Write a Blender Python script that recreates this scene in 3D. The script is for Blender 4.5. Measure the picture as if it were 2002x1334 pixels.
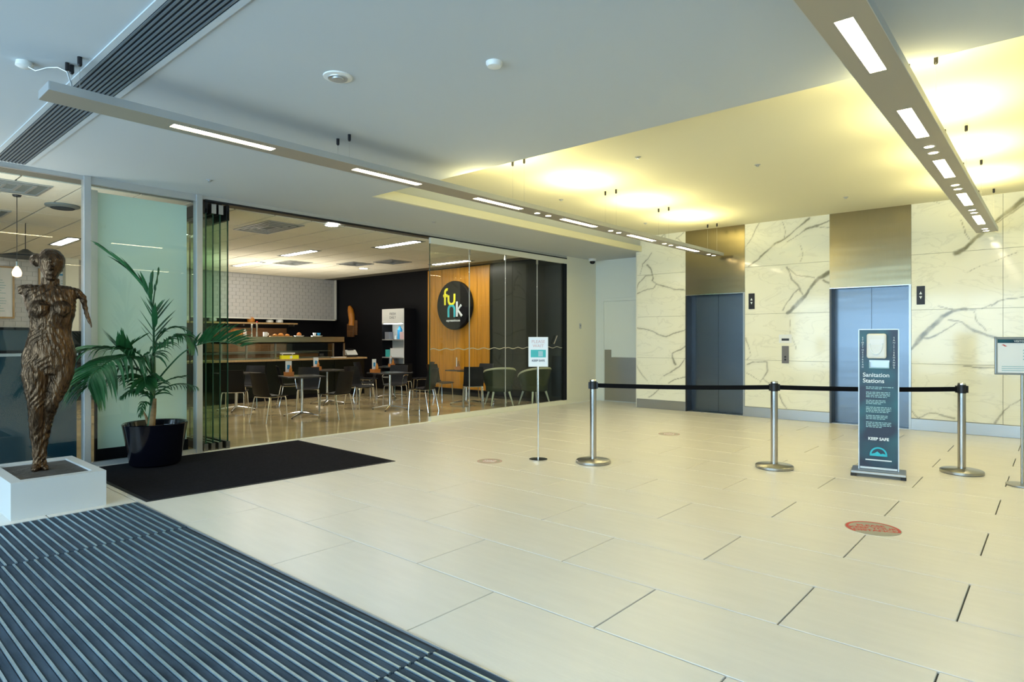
import bpy, bmesh, math, random
import numpy as np
from mathutils import Vector, Matrix
from mathutils import noise as mnoise
random.seed(7)
PI=math.pi
SC=bpy.context.scene
for o in list(bpy.data.objects): bpy.data.objects.remove(o)
COL=SC.collection
DAY=780; LAMP=32; SPOT=28; CAFE=38; UP=23; CUP=75

# ---------------- camera ----------------
cd=bpy.data.cameras.new('camera'); cam=bpy.data.objects.new('camera',cd); COL.objects.link(cam)
cam.location=(0,0,1.45); cam.rotation_euler=(PI/2,0,math.radians(41.2))
cd.sensor_width=36; cd.lens=36*1222/2002; cd.shift_y=-0.0025; cd.clip_start=.05
SC.camera=cam
SC.view_settings.view_transform='Standard'; SC.view_settings.look='None'
SC.view_settings.gamma=1; SC.view_settings.exposure=0.15; SC.view_settings.use_curve_mapping=False

# ---------------- world and daylight ----------------
w=bpy.data.worlds.new('world'); SC.world=w; w.use_nodes=True
w.node_tree.nodes['Background'].inputs[0].default_value=(.55,.78,1,1)
w.node_tree.nodes['Background'].inputs[1].default_value=.9
def area(name,loc,rot,sx,sy,power,col,spread=PI):
    l=bpy.data.lights.new(name,'AREA'); l.shape='RECTANGLE'; l.size=sx; l.size_y=sy; l.energy=power; l.color=col; l.spread=spread
    o=bpy.data.objects.new(name,l); COL.objects.link(o); o.location=loc; o.rotation_euler=rot
    return o
# daylight coming through the glazed street front behind the camera (y = -3.5)
area('daylight',(-2.6,-3.9,1.7),(PI/2,0,0),11.5,3.0,DAY,(.54,.77,1.0))

# ---------------- materials ----------------
def mat(name,col,rough=.5,metal=0,spec=.5,coat=0,bump=None,noise=None,emit=None):
    m=bpy.data.materials.new(name); m.use_nodes=True; nt=m.node_tree; b=nt.nodes['Principled BSDF']
    b.inputs['Base Color'].default_value=(*col,1); b.inputs['Roughness'].default_value=rough
    b.inputs['Metallic'].default_value=metal; b.inputs['Specular IOR Level'].default_value=spec
    b.inputs['Coat Weight'].default_value=coat
    tc=nt.nodes.new('ShaderNodeTexCoord')
    if noise:   # (scale, amount, stretch)
        mp=nt.nodes.new('ShaderNodeMapping'); mp.inputs['Scale'].default_value=noise[2]
        n=nt.nodes.new('ShaderNodeTexNoise'); n.inputs['Scale'].default_value=noise[0]; n.inputs['Detail'].default_value=4
        nt.links.new(tc.outputs['Object'],mp.inputs[0]); nt.links.new(mp.outputs[0],n.inputs['Vector'])
        r=nt.nodes.new('ShaderNodeMapRange'); r.inputs[1].default_value=.25; r.inputs[2].default_value=.75
        r.inputs[3].default_value=1-noise[1]; r.inputs[4].default_value=1+noise[1]
        nt.links.new(n.outputs[0],r.inputs[0])
        mx=nt.nodes.new('ShaderNodeVectorMath'); mx.operation='SCALE'; mx.inputs[0].default_value=col
        nt.links.new(r.outputs[0],mx.inputs['Scale']); nt.links.new(mx.outputs[0],b.inputs['Base Color'])
    if bump:    # (scale, strength, stretch, distance)
        mp=nt.nodes.new('ShaderNodeMapping'); mp.inputs['Scale'].default_value=bump[2]
        n=nt.nodes.new('ShaderNodeTexNoise'); n.inputs['Scale'].default_value=bump[0]; n.inputs['Detail'].default_value=3
        nt.links.new(tc.outputs['Object'],mp.inputs[0]); nt.links.new(mp.outputs[0],n.inputs['Vector'])
        bp=nt.nodes.new('ShaderNodeBump'); bp.inputs['Strength'].default_value=bump[1]; bp.inputs['Distance'].default_value=bump[3]
        nt.links.new(n.outputs[0],bp.inputs['Height']); nt.links.new(bp.outputs[0],b.inputs['Normal'])
    if emit:
        b.inputs['Emission Color'].default_value=(*emit[0],1); b.inputs['Emission Strength'].default_value=emit[1]
    return m
def glass(name,tint,refl0=.04,refl1=.7,rough=0.0):
    m=bpy.data.materials.new(name); m.use_nodes=True; nt=m.node_tree; nt.nodes.clear()
    out=nt.nodes.new('ShaderNodeOutputMaterial'); tr=nt.nodes.new('ShaderNodeBsdfTransparent'); gl=nt.nodes.new('ShaderNodeBsdfGlossy')
    tr.inputs[0].default_value=(*tint,1); gl.inputs['Roughness'].default_value=rough
    lw=nt.nodes.new('ShaderNodeLayerWeight'); lw.inputs[0].default_value=.5
    p=nt.nodes.new('ShaderNodeMath'); p.operation='POWER'; p.inputs[1].default_value=4
    r=nt.nodes.new('ShaderNodeMapRange'); r.inputs[3].default_value=refl0; r.inputs[4].default_value=refl1
    mx=nt.nodes.new('ShaderNodeMixShader')
    L=nt.links.new
    L(lw.outputs['Facing'],p.inputs[0]); L(p.outputs[0],r.inputs[0]); L(r.outputs[0],mx.inputs[0])
    L(tr.outputs[0],mx.inputs[1]); L(gl.outputs[0],mx.inputs[2]); L(mx.outputs[0],out.inputs[0])
    return m
M={}
M['plaster']=mat('plaster',(.52,.555,.575),.85,spec=.2)
M['cream_paint']=mat('cream_paint',(.78,.77,.66),.7,spec=.3)
M['white_paint']=mat('white_paint',(.72,.76,.72),.5)
M['tile']=mat('floor_tile',(.77,.735,.67),.31,spec=.45,noise=(2.2,.035,(1,7,1)),bump=(14,.05,(1,5,1),.01))
M['grout']=mat('grout',(.09,.09,.08),.9)
M['concrete']=mat('polished_concrete',(.50,.40,.22),.14,noise=(1.6,.28,(1,1,1)))
M['marble_back']=mat('marble_joint',(.33,.31,.22),.8)
M['steel_dark']=mat('steel_dark_reflection',(.07,.065,.06),.35,1)  # dark reflection on the left jambs put into the steel colour
M['steel']=mat('brushed_steel',(.36,.30,.18),.2,1,bump=(1.0,.3,(.15,1,1.6),.02),noise=(3,.05,(60,60,1)))
M['steel_door']=mat('steel_door_leaf',(.135,.16,.19),.26,1,bump=(1.2,.35,(.25,1,1.5),.02),noise=(3,.05,(60,60,1)))
M['steel_plain']=mat('satin_steel',(.38,.38,.37),.3,1)
M['chrome']=mat('chrome',(.72,.72,.72),.14,1)
M['dark_metal']=mat('dark_metal',(.025,.025,.028),.4,.6)
M['alu']=mat('grey_aluminium',(.50,.52,.53),.38,.6)
M['alu_rail']=mat('mat_rail_aluminium',(.50,.66,.76),.4,.85,noise=(5,.2,(1,8,1)))
M['mat_dark']=mat('mat_insert_carpet',(.055,.08,.11),.95,spec=.1,noise=(3,.5,(1,6,1)),bump=(300,.6,(1,1,1),.004))
M['carpet']=mat('charcoal_carpet',(.012,.012,.016),.97,spec=.08,noise=(30,.3,(1,1,1)),bump=(400,.6,(1,1,1),.004))
M['rubber']=mat('black_rubber',(.01,.01,.012),.6)
M['fixture']=mat('light_channel',(.40,.36,.29),.45,.3)
M['lamp_warm']=mat('lamp_warm',(1,1,1),.5,emit=((1,.84,.52),LAMP))
M['lamp_spot']=mat('lamp_spot',(1,1,1),.5,emit=((1,.84,.55),SPOT))
M['lamp_cool']=mat('lamp_neutral',(1,1,1),.5,emit=((1,.95,.85),CAFE))
M['lamp_down']=mat('lamp_downlight',(1,1,1),.5,emit=((.9,.95,1),CAFE))
M['bulb']=mat('filament_bulb',(1,.7,.4),.3,emit=((1,.62,.32),4))
M['glass']=glass('clear_glass',(.97,.99,.975),.03,.5)
M['glass_green']=glass('green_edge_glass',(.86,.96,.90),.04,.5)
M['edge_dark']=mat('glass_edge',(.01,.05,.03),.2)
M['frosted']=mat('pale_green_board',(.64,.78,.67),.3,noise=(.8,.05,(1,1,1)))
M['black']=mat('black_paint',(.006,.006,.008),.5,spec=.15)
M['black_gloss']=mat('black_gloss',(.003,.003,.006),.08,spec=.35)
M['black_panel']=mat('black_green_panel',(.006,.008,.005),.3,spec=.3,noise=(2,.35,(8,1,.3)))
M['cabinet_blue']=mat('blue_black_gloss_panel',(.006,.028,.042),.1,spec=.7)
M['wood']=mat('honey_timber',(.58,.25,.018),.35,noise=(2,.3,(14,1,.5)))
M['wood_dark']=mat('dark_timber',(.13,.06,.022),.4,noise=(3,.4,(1,1,10)))
M['wood_pale']=mat('pale_timber',(.45,.30,.14),.5,noise=(5,.2,(1,8,1)))
M['soffit_lit']=mat('raised_soffit_warm_lit',(.74,.72,.55),.85,spec=.2)  # warm uplight glow put into the raised bay and fascia colour
M['post_steel']=mat('post_steel',(.45,.43,.41),.16,1)
M['brick']=mat('white_glazed_brick',(.50,.50,.51),.18)
M['mortar']=mat('white_mortar',(.40,.41,.41),.8)
M['acoustic']=mat('acoustic_tile',(.80,.77,.66),.9,spec=.1,noise=(60,.05,(1,1,1)))
M['grid']=mat('ceiling_grid',(.16,.15,.12),.6)
M['vent']=mat('vent_grey',(.16,.19,.19),.6)
M['slat']=mat('slat_aluminium',(.24,.28,.32),.4,.5)
M['void']=mat('void',(.015,.02,.026),.9)
M['white']=mat('white_plastic',(.75,.75,.72),.35)
M['paper']=mat('white_print',(.78,.80,.82),.5)
M['bronze']=mat('patinated_bronze',(.085,.05,.027),.30,.9,noise=(16,.7,(1.4,1.4,.4)),bump=(30,1,(1.5,1.5,.35),.02))
M['gravel']=mat('dark_slate_top',(.06,.055,.05),.55,noise=(9,.6,(1,1,1)),bump=(20,.8,(1,1,1),.02))
M['plinth']=mat('plinth_paint',(.56,.57,.56),.5)
M['soil']=mat('potting_soil',(.02,.014,.01),.95)
M['leaf']=mat('palm_leaf',(.020,.11,.035),.38,spec=.5,noise=(6,.35,(1,1,1)))
M['stem']=mat('palm_stem',(.03,.10,.03),.5)
M['bark']=mat('palm_bark',(.25,.15,.06),.8,noise=(9,.4,(1,1,3)))
M['shell']=mat('black_chair_shell',(.004,.004,.006),.45,spec=.3)
M['tabletop']=mat('table_laminate',(.035,.033,.035),.22)
M['velvet']=mat('olive_velvet',(.035,.043,.020),.95,spec=.1)
M['velvet_rim']=mat('sage_piping',(.42,.42,.28),.8)
M['leg_pale']=mat('pale_leg',(.50,.55,.42),.5)
M['belt']=mat('black_webbing',(.004,.004,.005),.8,spec=.1)
M['teal']=mat('teal_print',(.05,.42,.42),.5)
M['navy']=mat('navy_print',(.010,.045,.10),.35,noise=(1.6,.0,(1,1,1)))
M['red']=mat('red_print',(.55,.06,.05),.5)
M['pink']=mat('faint_red_print',(.62,.42,.42),.6)
M['grey_print']=mat('grey_print',(.16,.16,.18),.6)
M['pale_print']=mat('pale_print',(.30,.50,.54),.5)
M['white_print']=mat('bright_white_print',(.8,.85,.88),.5)
M['cyan']=mat('cyan_print',(.02,.50,.62),.4)
M['yellow']=mat('yellow_print',(.85,.80,.02),.4)
M['amber']=mat('amber',(.55,.20,.02),.4)
M['terracotta']=mat('terracotta_box',(.50,.17,.03),.6)
M['blue']=mat('blue_plastic',(.03,.30,.60),.4)
M['sticker']=mat('clear_grey_vinyl',(.40,.38,.30),.3)
M['display_glass']=glass('display_glass',(.93,.97,.92),.05,.6)
M['skin_steel']=mat('canopy_steel',(.42,.42,.34),.3,1,bump=(3,.4,(1,1,.4),.03))
# navy to teal print of the sanitiser stand
m=M['navy']; nt=m.node_tree; b=nt.nodes['Principled BSDF']
for l in list(b.inputs['Base Color'].links): nt.links.remove(l)
tc=nt.nodes.new('ShaderNodeTexCoord'); n=nt.nodes.new('ShaderNodeTexNoise'); n.inputs['Scale'].default_value=3.2; n.inputs['Detail'].default_value=1
cr=nt.nodes.new('ShaderNodeValToRGB'); cr.color_ramp.elements[0].color=(.003,.012,.04,1); cr.color_ramp.elements[0].position=.42
cr.color_ramp.elements[1].color=(.006,.10,.135,1); cr.color_ramp.elements[1].position=.66
nt.links.new(tc.outputs['Object'],n.inputs['Vector']); nt.links.new(n.outputs[0],cr.inputs[0]); nt.links.new(cr.outputs[0],b.inputs['Base Color'])
# marble with traced veins (attribute) and fine procedural veining
m=bpy.data.materials.new('polished_marble'); m.use_nodes=True; M['marble']=m; nt=m.node_tree; b=nt.nodes['Principled BSDF']; L=nt.links.new
b.inputs['Roughness'].default_value=.09; b.inputs['Specular IOR Level'].default_value=.5
at=nt.nodes.new('ShaderNodeAttribute'); at.attribute_name='vein'
tc=nt.nodes.new('ShaderNodeTexCoord')
n1=nt.nodes.new('ShaderNodeTexNoise'); n1.inputs['Scale'].default_value=1.7; n1.inputs['Detail'].default_value=7; n1.inputs['Distortion'].default_value=1.2
mp=nt.nodes.new('ShaderNodeMapping'); mp.inputs['Rotation'].default_value=(0,-.7,0); mp.inputs['Scale'].default_value=(.7,1,2.1)
L(tc.outputs['Object'],mp.inputs[0]); L(mp.outputs[0],n1.inputs['Vector'])
s1=nt.nodes.new('ShaderNodeMath'); s1.operation='SUBTRACT'; s1.inputs[1].default_value=.5; L(n1.outputs[0],s1.inputs[0])
s2=nt.nodes.new('ShaderNodeMath'); s2.operation='ABSOLUTE'; L(s1.outputs[0],s2.inputs[0])
s3=nt.nodes.new('ShaderNodeMapRange'); s3.inputs[1].default_value=0; s3.inputs[2].default_value=.022; s3.inputs[3].default_value=.13; s3.inputs[4].default_value=0; L(s2.outputs[0],s3.inputs[0])
n2=nt.nodes.new('ShaderNodeTexNoise'); n2.inputs['Scale'].default_value=7; n2.inputs['Detail'].default_value=5; L(tc.outputs['Object'],n2.inputs['Vector'])
r2=nt.nodes.new('ShaderNodeMapRange'); r2.inputs[1].default_value=.3; r2.inputs[2].default_value=.6; r2.inputs[3].default_value=.62; r2.inputs[4].default_value=1; L(n2.outputs[0],r2.inputs[0])
mu=nt.nodes.new('ShaderNodeMath'); mu.operation='MULTIPLY'; L(at.outputs['Fac'],mu.inputs[0]); L(r2.outputs[0],mu.inputs[1])
mxm=nt.nodes.new('ShaderNodeMath'); mxm.operation='MAXIMUM'; L(mu.outputs[0],mxm.inputs[0]); L(s3.outputs[0],mxm.inputs[1])
mc=nt.nodes.new('ShaderNodeMix'); mc.data_type='RGBA'; mc.inputs[6].default_value=(.86,.84,.70,1); mc.inputs[7].default_value=(.20,.19,.13,1)
L(mxm.outputs[0],mc.inputs[0]); L(mc.outputs[2],b.inputs['Base Color'])

# ---------------- mesh helpers ----------------
class MB:
    def __init__(s): s.v=[]; s.f=[]
    def add(s,vs,fs,mt=None):
        o=len(s.v)
        s.v+=[tuple(mt@Vector(v)) if mt else tuple(v) for v in vs]; s.f+=[tuple(i+o for i in f) for f in fs]; return s
    def box(s,x0,x1,y0,y1,z0,z1,mt=None):
        vs=[(x,y,z) for x in (x0,x1) for y in (y0,y1) for z in (z0,z1)]
        return s.add(vs,[(0,1,3,2),(4,6,7,5),(0,4,5,1),(2,3,7,6),(0,2,6,4),(1,5,7,3)],mt)
    def cbox(s,cx,cy,cz,sx,sy,sz,mt=None): return s.box(cx-sx/2,cx+sx/2,cy-sy/2,cy+sy/2,cz-sz/2,cz+sz/2,mt)
    def lathe(s,pr,n=24,mt=None,cap=True):
        vs=[];fs=[]
        for r,z in pr:
            for k in range(n): a=2*PI*k/n; vs.append((r*math.cos(a),r*math.sin(a),z))
        for i in range(len(pr)-1):
            for k in range(n): fs.append((i*n+k,i*n+(k+1)%n,(i+1)*n+(k+1)%n,(i+1)*n+k))
        if cap: fs.append(tuple(range(n-1,-1,-1))); fs.append(tuple((len(pr)-1)*n+k for k in range(n)))
        return s.add(vs,fs,mt)
    def cyl(s,x,y,z0,z1,r,n=20): return s.lathe([(r,z0),(r,z1)],n,Matrix.Translation((x,y,0)))
    def tube(s,pts,r,n=8,cap=True):
        pts=[Vector(p) for p in pts]; rs=r if isinstance(r,(list,tuple)) else [r]*len(pts)
        vs=[];fs=[]; up=None
        for i,p in enumerate(pts):
            t=(pts[min(i+1,len(pts)-1)]-pts[max(i-1,0)]).normalized()
            if up is None: up=Vector((0,0,1)) if abs(t.z)<.9 else Vector((1,0,0))
            a=t.cross(up).normalized(); b_=a.cross(t).normalized(); up=b_
            for k in range(n):
                an=2*PI*k/n; vs.append(tuple(p+(a*math.cos(an)+b_*math.sin(an))*rs[i]))
        for i in range(len(pts)-1):
            for k in range(n): fs.append((i*n+k,i*n+(k+1)%n,(i+1)*n+(k+1)%n,(i+1)*n+k))
        if cap: fs.append(tuple(range(n-1,-1,-1))); fs.append(tuple((len(pts)-1)*n+k for k in range(n)))
        return s.add(vs,fs)
    def build(s,name,m,parent=None,smooth=False,bevel=0,loc=None):
        me=bpy.data.meshes.new(name); me.from_pydata(s.v,[],s.f); me.update()
        me.materials.append(M[m] if isinstance(m,str) else m)
        bm=bmesh.new(); bm.from_mesh(me); bmesh.ops.recalc_face_normals(bm,faces=bm.faces); bm.to_mesh(me); bm.free()
        if smooth:
            for p in me.polygons: p.use_smooth=True
        o=bpy.data.objects.new(name,me); COL.objects.link(o)
        if smooth and smooth!='full':
            try: me.set_sharp_from_angle(angle=.7)
            except Exception: pass
        if bevel:
            b_=o.modifiers.new('b','BEVEL'); b_.width=bevel; b_.segments=2; b_.limit_method='ANGLE'
        if parent: o.parent=parent
        if loc: o.location=loc
        return o
def empty(name,loc=(0,0,0),rz=0):
    o=bpy.data.objects.new(name,None); o.empty_display_size=.1; COL.objects.link(o); o.location=loc; o.rotation_euler=(0,0,rz); return o
def tag(o,label=None,cat=None,group=None,kind=None):
    if label: o['label']=label
    if cat: o['category']=cat
    if group: o['group']=group
    if kind: o['kind']=kind
    return o
def thing(name,label,cat,loc=(0,0,0),rz=0,group=None): return tag(empty(name,loc,rz),label,cat,group)
def st(o,label): return tag(o,label,kind='structure')
def copy_tree(o,parent=None):
    c=o.copy(); COL.objects.link(c); c.parent=parent
    for ch in list(o.children): copy_tree(ch,c)
    return c
def link_copy(o,parent,loc):
    c=o.copy(); COL.objects.link(c); c.parent=parent; c.location=loc; return c
def text(name,s,size,m,parent,loc,rot,ext=.0012,align='CENTER',sx=1,bold=0):
    cu=bpy.data.curves.new(name,'FONT'); cu.body=s; cu.size=size; cu.extrude=ext; cu.align_x=align; cu.align_y='CENTER'; cu.offset=bold
    t=bpy.data.objects.new(name,cu); COL.objects.link(t)
    dg=bpy.context.evaluated_depsgraph_get(); me=bpy.data.meshes.new_from_object(t.evaluated_get(dg)); bpy.data.objects.remove(t)
    me.materials.clear(); me.materials.append(M[m]); me.name=name
    o=bpy.data.objects.new(name,me); COL.objects.link(o); o.location=loc; o.rotation_euler=rot; o.scale=(sx,1,1)
    if parent: o.parent=parent
    return o
FL=-8.2; LOW=3.27; HIGH=3.58; MY=11.65
# ================= THE SETTING =================
floor=st(MB().box(FL,4,-3.5,12.6,-.12,-.012).build('floor','grout'),'cream porcelain tile floor of the lobby laid in staggered courses')
TL,TW,G=1.36,.6435,.008
pitch=.057
tiles=0
def tile_mesh(dx,dy):
    mb=MB(); b_=.0025
    vs=[(0,0,-.012),(dx,0,-.012),(dx,dy,-.012),(0,dy,-.012),(0,0,-b_),(dx,0,-b_),(dx,dy,-b_),(0,dy,-b_),(b_,b_,0),(dx-b_,b_,0),(dx-b_,dy-b_,0),(b_,dy-b_,0)]
    fs=[(4,5,1,0),(5,6,2,1),(6,7,3,2),(7,4,0,3),(4,8,9,5),(5,9,10,6),(6,10,11,7),(7,11,8,4),(8,11,10,9)]
    return mb.add(vs,fs)
cache={}
for n in range(-11,15):
    y0=3.27+TW*n; y1=y0+TW
    if y1>12.37: y1=12.36
    if y1-y0<.05: continue
    ph=-1.075 if n%2==0 else -.395
    k=math.floor((FL-ph)/TL)
    x=ph+TL*k
    while x<4:
        segs=[(max(x,FL),min(x+TL,4))]
        if n<=-3 :   # the entrance mat sits in a well here (x -6.15 .. 3)
            ns=[]
            for a,c in segs:
                if c<=-6.13 or a>=3: ns.append((a,c))
                elif a<-6.13: ns.append((a,-6.13))
                elif c>3: ns.append((3,c))
            segs=ns
        for a,c in segs:
            if c-a<.03: continue
            key=(round(c-a,3),round(y1-y0,3))
            if key not in cache:
                o=tile_mesh(c-a-G,y1-y0-G).build('tile','tile',floor,loc=(a+G/2,y0+G/2,0)); cache[key]=o
            else: link_copy(cache[key],floor,(a+G/2,y0+G/2,0))
            tiles+=1
        x+=TL
# walls of the lobby
st(MB().box(FL-.15,FL,MY-.44,12.36,0,3.9).build('wall_left','cream_paint'),'cream wall beyond the cafe glass that carries the camera dome')
wb=MB().box(FL-.15,-6.72,12.36,12.5,0,3.9).build('wall_back','white_paint'); st(wb,'pale wall set back beside the marble, with the service door')
wm=st(MB().box(-6.70,-5.6,MY+.022,12.36,0,3.9).box(-5.6,-4.42,MY+.35,12.36,0,3.9).box(-4.42,-2.96,MY+.022,12.36,0,3.9).box(-2.96,-1.77,MY+.35,12.36,0,3.9).box(-1.77,4,MY+.022,12.36,0,3.9).build('wall_lifts','marble_back'),'marble lift wall, cream slabs with grey veins in four courses')
# marble slabs
VE=[(0.6,[(-6.63,2.79),(-6.56,3.01),(-6.44,3.12),(-6.35,3.22)]),(1.6,[(-6.46,2.98),(-6.37,2.87),(-6.32,2.71),(-6.34,2.65)]),(1.0,[(-6.72,2.48),(-6.67,2.61),(-6.49,2.75),(-6.34,2.77)]),(1.0,[(-6.71,2.39),(-6.53,2.46),(-6.32,2.49),(-6.25,2.57),(-6.05,2.51),(-5.85,2.44),(-5.62,2.41)]),(1.0,[(-6.34,2.65),(-6.25,2.57)]),(0.9,[(-6.18,3.5),(-6.05,3.58),(-6.05,3.47)]),(0.9,[(-5.79,3.49),(-5.62,3.32)]),(0.7,[(-5.82,3.46),(-5.64,3.56)]),(1.2,[(-6.71,1.68),(-6.42,1.63),(-6.18,1.53),(-6.02,1.49),(-5.82,1.56),(-5.61,1.62)]),(1.7,[(-5.61,1.29),(-5.79,1.2),(-5.88,1.15),(-5.88,1.08),(-5.83,0.91)]),(0.9,[(-5.61,1.05),(-5.75,0.87),(-5.92,0.77),(-6.08,0.68)]),(0.9,[(-5.61,0.69),(-5.82,0.63),(-5.98,0.54)]),(0.8,[(-6.71,0.87),(-6.6,0.72),(-6.46,0.57)]),(1.0,[(-6.18,0.41),(-6.32,0.29),(-6.42,0.23)]),(1.5,[(-4.34,2.8),(-4.2,2.88),(-4.04,3.04),(-3.86,3.16),(-3.66,3.27),(-3.49,3.4),(-3.29,3.56)]),(1.2,[(-3.66,3.17),(-3.49,3.28),(-3.35,3.37),(-3.21,3.4),(-2.97,3.46)]),(0.6,[(-3.21,3.4),(-2.97,3.36)]),(0.7,[(-4.4,3.16),(-4.29,3.34),(-4.15,3.57)]),(0.6,[(-3.75,3.57),(-3.69,3.37),(-3.72,3.25)]),(0.6,[(-3.44,2.8),(-3.4,2.95),(-3.43,3.1)]),(1.2,[(-3.67,2.73),(-3.57,2.51),(-3.46,2.36),(-3.4,2.22)]),(0.9,[(-3.64,2.7),(-3.49,2.57),(-3.21,2.51)]),(3.0,[(-3.67,1.9),(-3.52,2.02),(-3.39,2.16),(-3.29,2.32),(-3.15,2.49),(-2.97,2.59)]),(1.0,[(-3.73,1.95),(-3.66,2.1),(-3.54,2.24),(-3.44,2.33)]),(1.6,[(-3.07,2.45),(-2.97,2.4)]),(0.5,[(-3.6,1.79),(-3.62,1.61),(-3.57,1.46),(-3.52,1.25)]),(0.9,[(-4.41,1.46),(-4.34,1.28),(-4.3,1.15),(-4.37,1.06)]),(1.0,[(-4.37,0.96),(-4.26,1.01),(-4.01,1.02),(-4.01,0.85),(-4.07,0.71),(-4.13,0.63)]),(0.8,[(-4.07,0.72),(-3.97,0.64)]),(1.0,[(-3.79,0.43),(-3.75,0.31),(-3.67,0.21)]),(0.5,[(-4.38,0.8),(-4.13,0.66)]),(3.0,[(-1.77,1.28),(-1.63,1.47),(-1.5,1.62),(-1.35,1.79),(-1.22,1.87),(-1.07,1.88)]),(1.2,[(-1.62,1.45),(-1.5,1.45),(-1.35,1.56),(-1.17,1.68)]),(1.7,[(-1.27,1.74),(-1.1,1.68),(-0.97,1.57),(-0.83,1.51),(-0.67,1.45)]),(1.0,[(-0.96,1.86),(-0.93,1.71),(-0.83,1.57)]),(0.7,[(-1.4,1.95),(-1.22,1.9)]),(0.7,[(-1.07,1.88),(-0.88,1.89),(-0.76,1.96)]),(1.1,[(-0.76,1.94),(-0.67,2.01),(-0.53,2.04),(-0.38,2.05),(-0.28,2.1)]),(1.0,[(-1.77,0.3),(-1.66,0.2),(-1.55,0.27),(-1.45,0.3),(-1.32,0.24),(-1.2,0.22)]),(1.2,[(-0.72,0.2),(-0.64,0.35),(-0.53,0.48),(-0.38,0.58),(-0.28,0.67)]),(2.6,[(-1.2,2.75),(-1.07,2.83),(-0.95,2.97),(-0.78,3.1),(-0.6,3.28),(-0.39,3.45)]),(1.0,[(-0.76,3.09),(-0.55,3.27),(-0.38,3.39)]),(0.9,[(-1.15,1.03),(-0.95,1.02),(-0.67,1.01)]),(0.4,[(-1.05,2.45),(-0.88,2.54),(-0.67,2.61),(-0.46,2.71)]),(0.7,[(-1.12,3.26),(-1.07,3.04),(-1.02,2.94)]),(0.4,[(-1.53,3.62),(-1.4,3.54)])]
SEG=[]
for wd,pts in VE:
    for i in range(len(pts)-1): SEG.append((pts[i][0],pts[i][1],pts[i+1][0],pts[i+1][1],wd,0 if len(pts)<2 else i/len(pts)))
SEG=np.array([s[:5] for s in SEG])
def vein_val(x,z):
    wx=np.array([ (mnoise.noise(Vector((a*5,0,c*5)))*.022+mnoise.noise(Vector((a*19,3,c*19)))*.008, mnoise.noise(Vector((a*5,7,c*5)))*.022+mnoise.noise(Vector((a*19,9,c*19)))*.008, mnoise.noise(Vector((a*3,5,c*3)))) for a,c in zip(x,z)])
    X=x+wx[:,0]; Z=z+wx[:,1]; wm_=1+.9*wx[:,2]
    best=np.zeros(len(x))
    for ax,az,bx,bz,wd in SEG:
        dx,dz=bx-ax,bz-az; L2=dx*dx+dz*dz+1e-9
        t=np.clip(((X-ax)*dx+(Z-az)*dz)/L2,0,1)
        d=np.hypot(X-ax-t*dx,Z-az-t*dz)
        wv=.0095*wd*np.clip(wm_,.45,2)
        c=np.clip(1.5-1.1*d/wv,0,1)*min(1,.55+.15*wd)+.12*np.exp(-(d/(wv*3.5))**2)
        best=np.maximum(best,np.clip(c,0,1))
    return best
COURSE=[(.184,1.05),(1.05,1.90),(1.90,2.775),(2.775,3.60)]
def slab(x0,x1,z0,z1):
    g=.005; x0+=g/2; x1-=g/2; z0+=g/2; z1-=g/2; st_=.016
    nx=max(2,int((x1-x0)/st_)); nz=max(2,int((z1-z0)/st_))
    if x0>.3: nx=nz=6
    xs=np.linspace(x0,x1,nx+1); zs=np.linspace(z0,z1,nz+1)
    gx,gz=np.meshgrid(xs,zs); gx=gx.ravel(); gz=gz.ravel()
    vs=[(a,MY,c) for a,c in zip(gx,gz)]; W=nx+1
    fs=[(j*W+i,j*W+i+1,(j+1)*W+i+1,(j+1)*W+i) for j in range(nz) for i in range(nx)]
    n0=len(vs); per=[i for i in range(W)]+[j*W+nx for j in range(1,nz+1)]+[nz*W+i for i in range(nx-1,-1,-1)]+[j*W for j in range(nz-1,0,-1)]
    vs+=[(vs[i][0],MY+.022,vs[i][2]) for i in per]
    P=len(per)
    fs+=[(per[k],n0+k,n0+(k+1)%P,per[(k+1)%P]) for k in range(P)]
    me=bpy.data.meshes.new('slab'); me.from_pydata(vs,[],fs); me.materials.append(M['marble'])
    val=np.zeros(len(vs)); val[:n0]=vein_val(gx,gz)
    at=me.attributes.new('vein','FLOAT','POINT'); at.data.foreach_set('value',val.astype(np.float32))
    o=bpy.data.objects.new('slab',me); COL.objects.link(o); o.parent=wm
for z0,z1 in COURSE:
    for x0,x1 in ((-6.70,-5.6),(-4.42,-2.96),(-1.77,-.62),(-.62,.9),(.9,2.4),(2.4,4)): slab(x0,x1,z0,z1)
MB().box(-6.72,-6.70,MY-.0,12.36,0,3.6).build('end_slab','cream_paint',wm)
for i,(x0,x1) in enumerate(((-6.70,-5.6),(-4.42,-2.96),(-1.77,4))):
    st(MB().box(x0,x1,MY-.012,MY+.02,0,.18).build('baseboard_lifts','steel_plain',bevel=.003),['brushed steel skirting left of the two lifts','brushed steel skirting between the two lifts','brushed steel skirting right of the two lifts'][i])
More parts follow.
